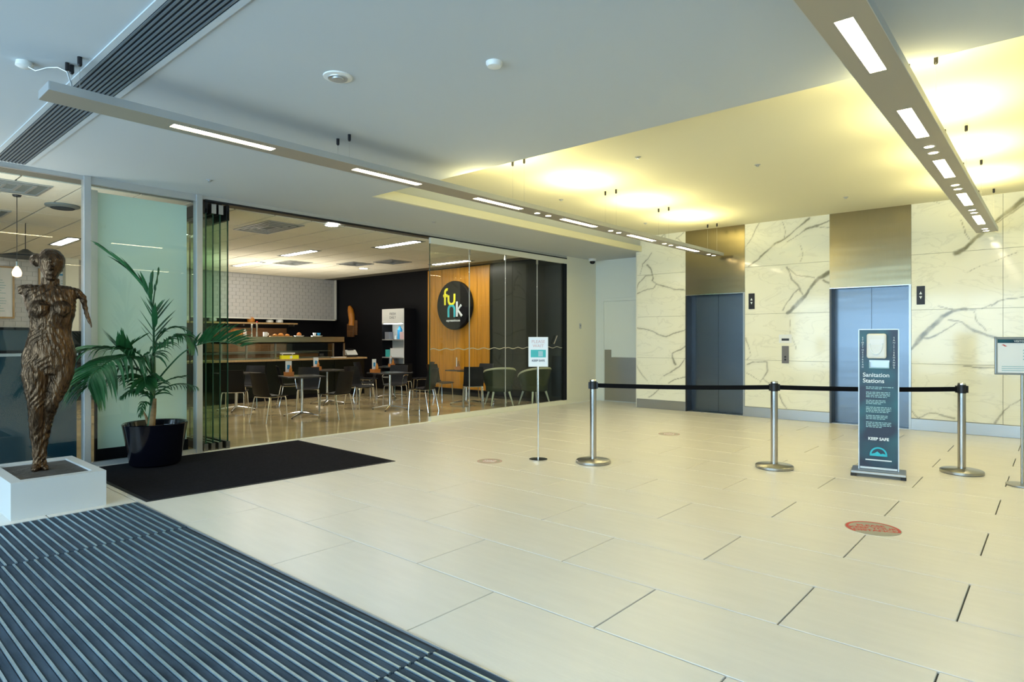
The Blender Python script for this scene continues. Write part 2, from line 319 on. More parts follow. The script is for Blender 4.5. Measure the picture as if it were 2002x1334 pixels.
# lift entrances
def lift(nm,x0,x1,lab):
    d=st(empty(nm,(x0,MY,0)),lab); W=x1-x0; H=2.30
    MB().box(0,W,-.006,.03,H+.012,3.60).build('transom_panel','steel',d)
    MB().box(0,W,-.012,.02,H-.0,H+.012).build('head_trim','chrome',d)
    MB().box(0,.03,-.012,.34,0,H).build('jamb','steel_dark',d); MB().box(W-.03,W,-.012,.34,0,H).build('jamb','steel_plain',d)
    MB().box(0,W,.0,.34,H+.02,H+.1).build('head','dark_metal',d)
    MB().box(.03,W-.03,.02,.34,-.01,.008).build('sill','steel_plain',d)
    m=W/2
    MB().box(.03,m-.003,.20,.235,.01,H+.02).build('door_leaf','steel_door',d); MB().box(m+.003,W-.03,.20,.235,.01,H+.02).build('door_leaf','steel_door',d)
    MB().box(m-.004,m+.004,.215,.24,.01,H).build('door_gap','void',d)
lift('door_1',-5.6,-4.42,'left-hand lift with steel double doors and tall steel panel above')
lift('door_2',-2.96,-1.77,'right-hand lift with steel double doors, behind the sanitiser stand')
# service door in the recess
d=st(empty('door_3',(-7.96,12.36,0)),'pale service door with steel kick plate left of the marble wall')
MB().box(-.07,0,-.03,0,0,2.38).box(0,1.0,-.03,0,2.31,2.38).build('door_frame','white_paint',d,bevel=.004)
MB().box(.005,1.0,-.018,0,.01,2.30).build('door_leaf','white_paint',d)
MB().box(.02,1.0,-.024,-.019,.02,1.02).build('kick_plate','steel_plain',d)
MB().box(.02,.20,-.026,-.019,1.02,1.19).build('push_plate','steel_plain',d)
# ceilings
st(MB().box(FL,4,-3.5,4.85,LOW,HIGH).box(FL,-6.62,4.85,12.5,LOW,HIGH).build('ceiling','plaster'),'smooth white lower lobby ceiling with slot grille and lights')
st(MB().box(-6.62,4,4.85,MY+.4,HIGH,3.9).build('ceiling','soffit_lit'),'raised ceiling bay in front of the lifts lit warm by uplights')
st(MB().box(-6.64,-6.585,4.85,MY,LOW-.001,LOW+.115).build('trim_1','soffit_lit'),'narrow lower fascia step along the left of the raised ceiling')
# right, front walls and street glazing (behind the camera)
st(MB().box(4,4.15,-3.5,12.5,0,3.9).build('wall_right','cream_paint'),'cream side wall of the lobby, out of view')
st(MB().box(FL,4,-3.65,-3.5,3.1,3.9).box(3.3,4,-3.65,-3.5,0,3.1).build('wall_front','cream_paint'),'street front wall of the lobby around the glazing')
wf=st(empty('window_1',(FL,-3.5,0)),'glazed street front of the lobby')
for i in range(9): MB().box(i*1.43,i*1.43+.06,-.05,.05,0,3.1).build('mullion','alu',wf)
MB().box(0,11.5,-.05,.05,3.04,3.1).build('top_rail','alu',wf); MB().box(0,11.5,-.05,.05,0,.06).build('bottom_rail','alu',wf)
for i in range(8): MB().box(i*1.43+.06,(i+1)*1.43,-.004,.004,.06,3.04).build('pane','glass',wf)
# ---------- cafe shell ----------
CX0,CX1,CY0,CY1=-17.2,FL,-2.0,11.1
st(MB().box(CX0,CX1,CY0,CY1,-.12,0).build('floor','concrete'),'polished tan concrete floor of the cafe')
st(MB().box(CX1-.06,CX1+.02,3.4,11.22,-.012,.006).build('trim_2','cream_paint'),'pale threshold strip along the open cafe front')
st(MB().box(CX0,CX1-.001,CY1,CY1+.15,0,3.5).build('wall_cafe_end','black'),'black painted end wall of the cafe')
st(MB().box(CX0-.15,CX0,CY0,CY1+.15,0,3.5).build('wall_cafe_back','black'),'black back wall of the cafe behind the kitchen counter')
st(MB().box(CX0,CX1,CY0-.15,CY0,0,3.5).build('wall_cafe_side','cream_paint'),'cream side wall of the cafe, out of view at left')
MB().box(-16,-15,0,1,0,1) 
cc=st(MB().box(CX0,CX1,CY0,CY1,3.275,3.5).build('ceiling','grid'),'suspended grid ceiling of the cafe')
cache2={}
nx=0
TROF=[(-12.77,6.93),(-10.2,7.53),(-15.5,7.13),(-11.55,10.2),(-14.6,3.2),(-12.6,4.3),(-10.3,.4)]
x=CX0+.1
while x<CX1-.3:
    y=CY0+.05
    while y<CY1-.3:
        if not (x+1.2>CX1+.02 or y+.6>CY1+.02):
            if not cache2: cache2['o']=MB().box(0,1.178,0,.578,0,.012).build('ceiling_tile','acoustic',cc,loc=(x+.005,y+.005,3.262))
            else: link_copy(cache2['o'],cc,(x+.005,y+.005,3.262))
        y+=.6
    x+=1.2
# white glazed brick bulkhead over the kitchen
bk=st(MB().box(-17.2,-16.98,6.3,11.04,2.03,3.26).build('wall_kitchen_bulkhead','mortar'),'white glazed brick bulkhead over the kitchen servery')
MB().box(-16.985,-16.93,11.0,11.05,2.0,3.26).box(-16.985,-16.93,6.3,11.05,2.0,2.035).build('bulkhead_trim','white',bk)
lw=st(MB().box(-17.2,-17.02,CY0,6.29,1.62,3.26).build('wall_left_tiled','mortar'),'white tiled back wall at the left of the cafe')
def bricks(parent,x,y0,y1,z0,z1,bw,bh,name='brick'):
    # too small to pick apart singly from the lobby: real relief, joined
    mb=MB(); r=0; z=z0
    while z<z1-.02:
        y=y0-(bw/2 if r%2 else 0)
        while y<y1:
            a,c=max(y,y0),min(y+bw,y1)
            if c-a>.03: mb.box(x,x+.012,a+.004,c-.004,z+.004,min(z+bh,z1)-.004)
            y+=bw
        z+=bh; r+=1
    o=mb.build(name,'brick',parent); o['kind']='stuff'; return o
bricks(bk,-16.98,6.3,11.0,2.035,3.26,.2,.1); bricks(lw,-17.02,1.0,6.29,1.62,3.26,.2,.1)
st(MB().box(-17.0,-16.75,3.95,4.2,1.62,3.26).build('trim_3','cream_paint'),'cream column edge on the tiled cafe back wall')
# timber boards on the end wall
tw=st(MB().box(-12.66,-10.4,CY1-.02,CY1,.16,3.26).build('wall_timber','wood_dark'),'honey timber boards on the cafe end wall behind the round sign')
nb=16; bw=2.26/nb
for i in range(nb):
    o=MB().box(-12.66+i*bw+.003,-12.66+(i+1)*bw-.003,CY1-.045-(.006 if i%3==0 else 0),CY1-.02,.18,3.24).build('board','wood',tw)
gw=st(MB().box(-10.4,FL-.001,CY1-.02,CY1,0,3.26).build('wall_dark_panels','black'),'tall black green panels on the cafe end wall')
for i in range(3): MB().box(-10.39+i*.73,-10.39+(i+1)*.73-.012,CY1-.04,CY1-.02,.1,3.24).build('panel','black_panel',gw)
# ---------- cafe front ----------
hd=st(MB().box(FL-.05,FL,-3.4,11.21,3.225,3.27).build('trim_4','alu'),'slim head rail along the top of the cafe glazing')
st(MB().box(FL-.055,FL+.004,3.42,11.21,3.205,3.228).build('trim_5','dark_metal'),'dark head track of the folding glass doors')
for i,(ya,yb) in enumerate(((2.10,2.17),(3.31,3.385),(-.9,-.83))):
    st(MB().box(FL-.09,FL+.02,ya,yb,0,LOW).build('trim_post','alu',bevel=.004),['aluminium mullion behind the bronze figure','aluminium post beside the folded glass doors','aluminium mullion far left of the cafe glazing'][i])
g=st(empty('window_2',(FL-.03,-.83,0)),'clear fixed pane of the cafe front behind the bronze figure')
MB().box(-.006,.006,.0,2.93,.05,3.22).build('pane','glass',g); MB().box(-.03,.03,0,2.93,0,.05).build('bottom_rail','alu',g)
g=st(empty('window_3',(FL-.03,2.17,0)),'clear fixed pane in front of the pale green board')
MB().box(-.006,.006,.0,1.14,.05,3.20).build('pane','glass',g); MB().box(-.03,.03,0,1.14,0,.05).box(-.03,.03,0,1.14,3.19,3.225).build('frame_rail','alu',g)
t=thing('display_board','pale green glazed board standing behind the glass left of the folded doors','panel',(FL-.16,2.26,0))
MB().box(-.06,0,.02,1.0,.17,3.14).build('board_face','frosted',t); MB().box(-.058,-.004,.0,1.02,0,.17).box(-.058,-.004,-.0,.02,.17,1.2).build('black_base','black',t)
MB().box(-.05,.005,-.06,0.02,1.2,3.16).build('side_strip','white',t)
# fixed glass screens on the pale kerb
kb=st(MB().box(FL-.07,FL+.0,7.23,11.21,.0,.09).build('trim_6','cream_paint',bevel=.004),'low pale kerb carrying the glass screens at right of the cafe front')
ys=[7.23,8.2,9.2,10.2,11.2]
for i in range(4):
    g=st(empty('window_%d'%(4+i),(FL-.03,ys[i],0)),['first glass screen beside the open cafe front','second glass screen, before the round sign','third glass screen, before the velvet armchairs','last glass screen, beside the cream wall'][i])
    MB().box(-.006,.006,.006,ys[i+1]-ys[i]-.006,.09,3.10).build('pane','glass',g)
    MB().box(-.008,.008,-.004,.004,.09,3.10).build('edge_seal','edge_dark' if i==0 else 'alu',g)
    mb=MB(); n=24
    Wd=ys[i+1]-ys[i]
    for k in range(n):
        a,c=k/n*Wd,(k+1)/n*Wd; za=1.25+.014*math.sin(a/.30*2*PI); zc=1.25+.014*math.sin(c/.30*2*PI)
        mb.add([(.0065,a,za),(.0065,c,zc),(.0065,c,zc+.016),(.0065,a,za+.016),(.008,a,za),(.008,c,zc),(.008,c,zc+.016),(.008,a,za+.016)],[(0,1,2,3),(7,6,5,4),(0,4,5,1),(3,2,6,7)])
    mb.build('wavy_decal','sticker',g)
    if i<3: MB().box(-.012,.012,Wd-.02,Wd+.02,3.0,3.10).build('clip','chrome',g)
st(MB().box(FL-.05,FL,7.23,11.21,3.10,3.205).build('trim_7','cream_paint'),'pale header above the glass screens')
t=thing('door_handle_bar','short slanted steel pull handle on the last glass screen','handle',(FL-.02,10.78,1.42))
MB().tube([(.03,-.05,-.09),(.03,.06,.09)],.012).tube([(0,-.04,-.075),(.03,-.04,-.075)],.006).tube([(0,.05,.075),(.03,.05,.075)],.006).build('bar','chrome',t)
# folded glass door leaves
LEAF=['folded glass door leaf next to the post','second folded glass door leaf from the post','third folded glass door leaf from the post','outermost folded glass door leaf, at the opening']
for i,y in enumerate((3.44,3.53,3.62,3.72)):
    t=thing('folding_glass_leaf',LEAF[i],'glass door',(FL-.02,y,0),0,'folded glass door leaves')
    MB().box(-.95,0,-.005,.005,.10,3.12).build('pane','glass_green',t)
    MB().box(-.012,.0,-.007,.007,.10,3.12).box(-.96,-.948,-.007,.007,.10,3.12).build('edge','edge_dark',t)
    MB().box(-.95,0,-.018,.018,.01,.10).build('bottom_rail','dark_metal' if i in (0,3) else 'steel_plain',t)
    MB().box(-.95,0,-.02,.02,3.06 if i<3 else 3.0,3.20).build('top_carrier','dark_metal',t)
    MB().cbox(.0,0,.05,.02,.05,.1).build('hinge','steel_plain',t)
    if i in (1,2): MB().cbox(.01,0,3.12,.03,.06,.12).build('roller','chrome',t)
# ================= LOBBY THINGS =================
# ribbed entrance mat
mt=thing('entrance_mat','ribbed aluminium and dark carpet entrance mat sunk in the tile floor','mat',(0,0,0))
MB().box(-6.13,3,-1.02,1.98,-.014,-.008).build('mat_well','rubber',mt)
ybs=[-6.12,-5.045,-2.17,2.99]
X0=[(-6.12,-5.052),(-5.04,-2.178),(-2.165,2.99)]
for (a,c) in X0:
    ri=MB().box(0,c-a,.002,.013,-.008,.006).build('rail','alu_rail',mt,loc=(a,0,0)); ins=MB().add([(0,0,-.008),(c-a,0,-.008),(c-a,.0385,-.008),(0,.0385,-.008),(0,.002,.001),(c-a,.002,.001),(c-a,.0365,.001),(0,.0365,.001)],[(0,1,5,4),(1,2,6,5),(2,3,7,6),(3,0,4,7),(4,5,6,7)]).build('carpet_insert','mat_dark',mt,loc=(a,0,0))
    k=0; y=1.975-.0555-(.02 if a==-5.04 else 0)
    while y>-.98:
        if k==0: ri.location=(a,y,0); ins.location=(a,y+.0155,0)
        else: link_copy(ri,mt,(a,y,0)); link_copy(ins,mt,(a,y+.0155,0))
        y-=.0555; k+=1
MB().box(-6.14,3,1.976,1.986,-.008,.004).box(-6.14,-6.13,-1.02,1.986,-.008,.004).build('mat_frame','alu',mt)
# dark carpet mat
t=thing('carpet_mat','charcoal carpet mat lying in front of the folded glass doors','mat')
def quad(mb,P,z0,z1): mb.add([(x,y,z0) for x,y in P]+[(x,y,z1) for x,y in P],[(3,2,1,0),(4,5,6,7),(0,1,5,4),(1,2,6,5),(2,3,7,6),(3,0,4,7)]); return mb
Q=[(-8.12,2.03),(-6.08,2.03),(-5.89,4.64),(-8.13,4.68)]
c0=Vector((-7.05,3.35)); Qi=[tuple(c0+(Vector(p)-c0)*.975) for p in Q]
quad(MB(),Q,0,.006).build('rubber_edge','rubber',t); quad(MB(),Qi,.005,.010).build('pile','carpet',t)
# stanchions and belts
SP=[(-4.09,6.11),(-2.40,7.20),(-.79,8.26)]
SL=['steel belt post at the left end of the barrier','middle steel belt post of the barrier','steel belt post at the right end, right of the sanitiser stand']
dirs=[(Vector(SP[1])-Vector(SP[0])).normalized(),(Vector(SP[2])-Vector(SP[0])).normalized(),(Vector(SP[2])-Vector(SP[1])).normalized()]
for i,(x,y) in enumerate(SP):
    t=thing('belt_stanchion',SL[i],'barrier post',(x,y,0),math.atan2(dirs[i].y,dirs[i].x),'belt barrier posts')
    MB().lathe([(.19,0),(.2,.006),(.2,.03),(.19,.038),(.06,.044),(.05,.05)],40).build('base','steel_plain',t,smooth=True)
    MB().lathe([(.038,.045),(.038,.86)],24).build('post','post_steel',t,smooth=True)
    MB().lathe([(.041,.86),(.041,.945),(.036,.958),(.02,.962)],24).build('cap','dark_metal' if i else 'dark_metal',t,smooth=True)
    MB().lathe([(.0385,.94),(.0385,.966),(.03,.972)],24).build('cap_ring','chrome',t,smooth=True)
    MB().box(-.055,-.036,-.022,.022,.865,.94).box(.036,.055,-.022,.022,.865,.94).build('belt_clip','dark_metal',t)
for i in range(2):
    a,c=Vector((*SP[i],0)),Vector((*SP[i+1],0)); dv=(c-a); Ln=dv.length
    t=thing('barrier_belt',['black webbing belt between the left and middle posts','black webbing belt running behind the sanitiser stand to the right post'][i],'barrier belt',tuple(a),math.atan2(dv.y,dv.x),'barrier belts')
    mb=MB(); n=12
    for k in range(n):
        u0,u1=k/n,(k+1)/n; f=lambda u:(.055+(Ln-.11)*u,-.012*4*u*(1-u))
        (xa,sa),(xb,sb)=f(u0),f(u1)
        mb.add([(xa,-.002,.878+sa),(xb,-.002,.878+sb),(xb,-.002,.928+sb),(xa,-.002,.928+sa),(xa,.002,.878+sa),(xb,.002,.878+sb),(xb,.002,.928+sb),(xa,.002,.928+sa)],[(0,1,2,3),(7,6,5,4),(3,2,6,7),(0,4,5,1)])
    mb.build('webbing','belt',t)
# small sign stand (left)
RZ=math.radians(38)
t=thing('sign_stand','small white portrait notice on a thin pole before the cafe glass','sign stand',(-4.67,5.81,0),RZ)
MB().lathe([(.108,0),(.11,.004),(.11,.014),(.03,.022)],32).build('base','chrome',t,smooth=True)
MB().cyl(0,.008,.015,1.14,.008,12).build('pole','chrome',t,smooth=True)
f=MB().box(-.115,.115,-.008,.008,1.115,1.465).build('notice','paper',t,bevel=.002)
MB().box(-.115,.115,-.011,-.006,1.455,1.467).box(-.115,.115,-.011,-.006,1.113,1.125).box(-.117,-.108,-.011,-.006,1.113,1.467).box(.108,.117,-.011,-.006,1.113,1.467).build('notice_frame','white',t)
MB().box(-.09,.09,-.0092,-.0082,1.225,1.315).build('teal_band','teal',f)
MB().box(.0,.055,-.0098,-.009,1.235,1.30).build('band_mark','pale_print',f)
text('heading_lettering','PLEASE\nWAIT',.052,'pink',f,(0,-.0095,1.385),(PI/2,0,0))
text('footer_lettering','KEEP SAFE',.034,'grey_print',f,(0,-.0095,1.185),(PI/2,0,0),bold=.0008)
# right sign stand
t=thing('sign_stand','wide framed notice on a grey pole at the right edge by the marble wall','sign stand',(-.27,7.93,0),math.radians(18))
MB().lathe([(.13,0),(.135,.005),(.135,.016),(.03,.026)],32).build('base','steel_plain',t,smooth=True)
MB().cyl(0,.015,.02,1.14,.012,12).build('pole','steel_plain',t,smooth=True)
f=MB().box(-.215,.215,-.01,.01,1.10,1.455).build('notice','paper',t)
MB().box(-.225,.225,-.016,.012,1.44,1.465).box(-.225,.225,-.016,.012,1.09,1.11).box(-.225,-.205,-.016,.012,1.09,1.465).box(.205,.225,-.016,.012,1.09,1.465).build('frame','steel_plain',t,bevel=.003)
MB().box(-.205,.205,-.0125,-.0105,1.405,1.44).build('navy_band','navy',f)
text('heading_lettering','VISITOR SIGN IN',.028,'white_print',f,(.03,-.0135,1.422),(PI/2,0,0))
MB().add([(-.175,-.012,1.385),(-.155,-.012,1.392),(-.14,-.012,1.38),(-.125,-.012,1.372),(-.145,-.012,1.37),(-.16,-.012,1.382)],[(0,5,4,3,2,1)]).build('red_mark','red',f)
mb=MB()
for k in range(4): mb.box(.0,.18,-.012,-.0105,1.33-k*.03,1.34-k*.03)
for k in range(3): mb.box(-.17,.18-.04*k,-.012,-.0105,1.17-k*.02,1.176-k*.02)
mb.build('print_lines','pale_print',f)
# sanitiser stand
t=thing('sanitiser_stand','tall navy and teal hand sanitiser stand before the right lift','sanitiser stand',(-1.44,7.54,0),math.radians(9))
MB().box(-.25,.25,-.17,.13,.03,.06).build('base_plate','steel_plain',t,bevel=.006)
MB().box(-.25,-.2,-.17,-.12,0,.03).box(.2,.25,-.17,-.12,0,.03).box(-.25,-.2,.08,.13,0,.03).box(.2,.25,.08,.13,0,.03).build('feet','rubber',t)
p=MB().box(-.178,.178,-.02,.01,.06,1.54).build('panel','navy',t)
MB().box(-.186,-.176,-.028,.016,.06,1.55).box(.176,.186,-.028,.016,.06,1.55).box(-.186,.186,-.028,.016,1.54,1.55).build('panel_frame','alu',t)
MB().box(-.17,.17,-.024,-.019,.065,.085).build('bottom_band','white_print',p)
dsp=MB().box(-.105,.075,-.12,-.02,1.24,1.50).build('dispenser','white',t,bevel=.02)
mb=MB(); pr=[(.058*math.cos(a),.115*math.sin(a)) for a in [PI+PI*i/16 for i in range(17)]]
mb.tube([(-.02+x-.0,-.124,1.40+z) for x,z in pr],.008,8); mb.build('dispenser_window','white_print',t,smooth=True)
MB().box(-.075,.05,-.121,-.116,1.385,1.44).build('dispenser_badge','paper',t)
MB().box(-.085,.10,-.07,-.02,1.135,1.142).box(-.085,-.08,-.07,-.02,1.14,1.2).box(.095,.1,-.07,-.02,1.14,1.2).build('drip_tray','pale_print',t)
MB().box(-.085,.10,-.022,-.0195,1.14,1.22).build('tray_back','alu',t)
text('title_lettering','Sanitation\nStations',.062,'white_print',p,(-.145,-.0215,1.03),(PI/2,0,0),align='LEFT',bold=.001)
for sx,ss in ((-.145,'STOPTHESPREAD'),(.14,'SANITISEHANDS')):
    text('side_lettering','\n'.join(ss),.026,'white_print',p,(sx,-.0215,1.30),(PI/2,0,0))
mb=MB(); rnd=random.Random(3); z=.93
for blk,(cnt,wd) in enumerate(((2,.25),(4,.22),(3,.18),(4,.23),(3,.2),(4,.23))):
    for k in range(cnt):
        x=-.115; xe=-.115+wd*(1 if k<cnt-1 else rnd.uniform(.5,.9))
        while x<xe: 
            ww=rnd.uniform(.012,.04); mb.box(x,min(x+ww,xe),-.0212,-.0198,z,z+.0085); x+=ww+.006
        z-=.0165
    z-=.022
mb.build('text_lines','pale_print',p)
text('keep_lettering','KEEP SAFE',.042,'white_print',p,(0,-.0215,.385),(PI/2,0,0),bold=.0015)
mb=MB(); A=[PI*i/20 for i in range(21)]
for i in range(20):
    a,c=A[i],A[i+1]
    mb.add([(.08*math.cos(a),-.0212,.22+.08*math.sin(a)),(.08*math.cos(c),-.0212,.22+.08*math.sin(c)),(.064*math.cos(c),-.0212,.22+.064*math.sin(c)),(.064*math.cos(a),-.0212,.22+.064*math.sin(a))],[(0,1,2,3)])
mb.add([(-.08,-.0212,.205),(.08,-.0212,.205),(.08,-.0212,.222),(.04,-.0212,.235),(.02,-.0212,.228),(-.01,-.0212,.255),(-.035,-.0212,.235),(-.08,-.0212,.222)],[(0,1,2,3,4,5,6,7)])
mb.build('arch_emblem','cyan',p)
MB().box(-.12,.12,-.0212,-.0198,.155,.168).build('underline','white_print',p)
# floor stickers
for i,(x,y,r,lab) in enumerate(((-5.06,5.38,.15,'round floor sticker left of the small white notice stand'),(-4.45,8.7,.16,'round floor sticker nearest the left lift'),(-1.07,5.4,.19,'round red lettered floor sticker in front of the sanitiser stand'))):
    t=thing('floor_sticker',lab,'sticker',(x,y,0),math.radians(25),'round floor stickers')
    MB().lathe([(r,0.0002),(r,.0016)],40).build('disc','sticker',t)
    mb=MB()
    for k in range(40):
        a,c=2*PI*k/40,2*PI*(k+1)/40
        if math.sin(a)<-.5 and i==2: continue
        mb.add([(r*.97*math.cos(a),r*.97*math.sin(a),.0019),(r*.97*math.cos(c),r*.97*math.sin(c),.0019),(r*.86*math.cos(c),r*.86*math.sin(c),.0019),(r*.86*math.cos(a),r*.86*math.sin(a),.0019)],[(0,1,2,3)])
    mb.build('red_ring','red' if i==2 else 'pink',t)
    if i<2: MB().lathe([(r*.6,.0017),(r*.6,.0019)],24).build('red_centre','pink',t)
    text('lettering','PLEASE\nKEEP YOUR\nDISTANCE' if i==2 else 'WAIT\nHERE',r*.33 if i==2 else r*.4,'red' if i==2 else 'white_print',t,(0,0,.0022),(0,0,0),ext=.0002,bold=.002)
# lift controls
def lantern(x,z,lab):
    t=thing('lift_lantern',lab,'lift indicator',(x,MY,z),0,'lift arrow indicators')
    MB().box(-.055,.055,-.012,0,-.145,.145).build('plate','dark_metal',t,bevel=.002)
    MB().add([(-.02,-.014,.015),(.02,-.014,.015),(0,-.014,.06),(-.02,-.012,.015),(.02,-.012,.015),(0,-.012,.06)],[(0,1,2),(0,3,4,1),(1,4,5,2),(2,5,3,0)]).build('arrow','white_print',t)
    MB().add([(-.02,-.014,-.015),(.02,-.014,-.015),(0,-.014,-.06),(-.02,-.012,-.015),(.02,-.012,-.015),(0,-.012,-.06)],[(0,1,2),(0,3,4,1),(1,4,5,2),(2,5,3,0)]).build('arrow','white_print',t)
lantern(-4.29,2.14,'small dark arrow plate right of the left lift'); lantern(-1.64,2.13,'small dark arrow plate right of the right lift')
t=thing('call_panel','steel call button plate on the marble between the lifts','lift control',(-3.69,MY,1.16))
MB().box(-.06,.06,-.01,0,-.155,.155).build('plate','grey_print',t,bevel=.002)
for z in (-.04,-.09): MB().lathe([(.018,0),(.016,.006)],16,Matrix.Translation((0,-.01,z))@Matrix.Rotation(PI/2,4,'X')).build('button','dark_metal',t)
t=thing('lift_notice','small white notice with a dark strip above the call buttons','notice',(-3.69,MY,1.43))
MB().box(-.11,.11,-.004,0,-.06,.09).build('card','paper',t); MB().box(-.065,.065,-.006,-.004,-.02,.02).build('dark_strip','dark_metal',t)
# linear lights
ST=[1.79,3.35,4.93,6.53,8.2,9.8]; SPT=[6.13,7.81,9.44,11.15]
def linear(x,lab,s,y0):
    t=thing('linear_light',lab,'ceiling light',(x,0,3.0),0,'suspended linear lights')
    w_=.125; mb=MB()
    mb.box(-w_,w_,y0,11.42,.008,.05).build('channel','fixture',t)
    # underside plate with openings
    mb=MB(); segs=[(y0,ST[0])]+[(ST[i]+.78,ST[i+1]) for i in range(5)]+[(ST[-1]+.78,11.42)]
    for a,c in segs: mb.box(-w_,w_,a,c,0,.008)
    for a in ST: mb.box(-w_,-.042,a,a+.78,0,.008).box(.042,w_,a,a+.78,0,.008)
    mb.build('underside','fixture',t)
    MB().box(-w_-.004,-w_,y0,11.42,0,.055).box(w_,w_+.004,y0,11.42,0,.055).box(-w_,w_,y0-.004,y0,0,.055).box(-w_,w_,11.42,11.424,0,.055).build('side_trim','alu',t)
    for a in ST: MB().box(-.042,.042,a,a+.78,.003,.007).build('lamp_panel','lamp_warm',t)
    for a in SPT:
        for dy in (-.11,.11):
            MB().lathe([(.036,-.001),(.04,-.004),(.046,-.001)],20,Matrix.Translation((0,a+dy,0)),cap=False).build('spot_ring','chrome',t)
            MB().lathe([(.034,-.002),(.034,.0)],16,Matrix.Translation((0,a+dy,0))).build('spot_lamp','lamp_spot',t)
    for y in (1.2,3.24,5.66,7.7,9.3,11.2):
        if y<y0: continue
        H=(LOW if y<4.85 else HIGH)-3.0
        for dx in (-.09,.09): 
            MB().tube([(dx,y,.05),(dx,y,H)],.0015,5).build('wire','chrome',t)
            MB().lathe([(.008,H-.06),(.014,H-.05),(.014,H)],10,Matrix.Translation((dx,y,0))).build('wire_grip','dark_metal',t)
    for a in ST[2:]:
        l=area('uplight_lamp',(x,a+.39,3.07),(PI,0,0),.14,.7,UP,(1,.88,.42)); 
    return t
linear(-4.855,'long suspended linear light running from top left to the left lift',0,1.03)
linear(-.79,'long suspended linear light at top right ending at the marble wall',0,.9)
t=thing('ceiling_feed','white ceiling rose with a looping grey power cord to the light','cable',(-5.0,1.05,LOW))
MB().lathe([(.045,-.0),(.05,-.03),(.03,-.04)],20,Matrix.Translation((-.12,-.07,0))).build('ceiling_rose','white',t,smooth=True)
MB().tube([(-.1,-.06,-.03),(-.06,-.02,-.06),(-.02,.03,-.035),(.03,.08,-.03),(.075,.12,-.06),(.085,.14,-.14),(.1,.15,-.22)],.0055,8).build('cord','alu',t,smooth=True)
MB().cyl(.075,.12,-.05,0,.012,10).build('cord_grip','dark_metal',t)
# slot grille in the ceiling
t=thing('slot_grille','long slatted air grille in the white ceiling at top left','air grille',(0,0,LOW))
MB().box(-8.12,4,1.30,1.56,-.004,-.002).build('dark_backing','void',t)
MB().box(-8.12,4,1.262,1.30,-.010,0).box(-8.12,4,1.56,1.598,-.010,0).build('frame','plaster',t)
for k in range(9): MB().box(-8.12,4,1.306+k*.0288,1.306+k*.0288+.012,-.012,-.003).build('slat','slat',t)
# ceiling fittings
def fitting(name,lab,cat,x,y,z,pr,m,extra=None):
    t=thing(name,lab,cat,(x,y,z)); MB().lathe(pr,28).build('body',m,t,smooth=True)
    if extra: MB().lathe(extra[0],24).build(extra[2],extra[1],t,smooth=True)
fitting('ceiling_speaker','round slotted grille in the white ceiling, left of centre','speaker',-3.77,2.47,LOW,[(.10,0),(.098,-.008),(.075,-.012)],'white',([(.068,-.011),(.066,-.018),(.04,-.014),(.036,-.022),(.01,-.02)],'alu','cone'))
fitting('smoke_detector','white round smoke detector right of the ceiling grille disc','smoke detector',-2.8,3.02,LOW,[(.055,0),(.055,-.012),(.045,-.03),(.02,-.033)],'white')
for x,y,lab in ((-7.34,3.11,'small sprinkler plate above the folded glass doors'),(-7.34,6.54,'small sprinkler plate above the open cafe front')):
    fitting('sprinkler',lab,'sprinkler',x,y,LOW,[(.035,0),(.035,-.006),(.015,-.012),(.02,-.022)],'alu')
for x,y,lab in ((-3.72,6.49,'small sprinkler in the raised ceiling near its front edge'),(-5.74,7.7,'small sprinkler left of the left linear light'),(-5.74,10.29,'dark small sprinkler above the left end of the marble'),(-2.78,7.74,'small disc in the middle of the raised ceiling'),(-2.42,10.4,'small detector above the right lift')):
    fitting('sprinkler',lab,'sprinkler',x,y,HIGH,[(.035,0),(.035,-.006),(.015,-.012),(.02,-.022)],'alu')
# dome camera, switch
t=thing('dome_camera','dark dome security camera under the ceiling right of the cafe glass','camera',(-8.02,11.95,LOW))
MB().lathe([(.085,0),(.085,-.05),(.07,-.06)],24).build('housing','white',t,smooth=True)
MB().lathe([(.065,-.058),(.06,-.09),(.04,-.115),(.01,-.122)],24).build('dome','black_gloss',t,smooth=True)
t=thing('wall_switch','small key switch on the cream wall beside the glass','switch',(FL,11.72,1.73))
MB().box(0,.01,-.035,.035,-.06,.06).build('plate','alu',t,bevel=.002); MB().cbox(.012,0,.01,.006,.02,.03).build('rocker','grey_print',t)
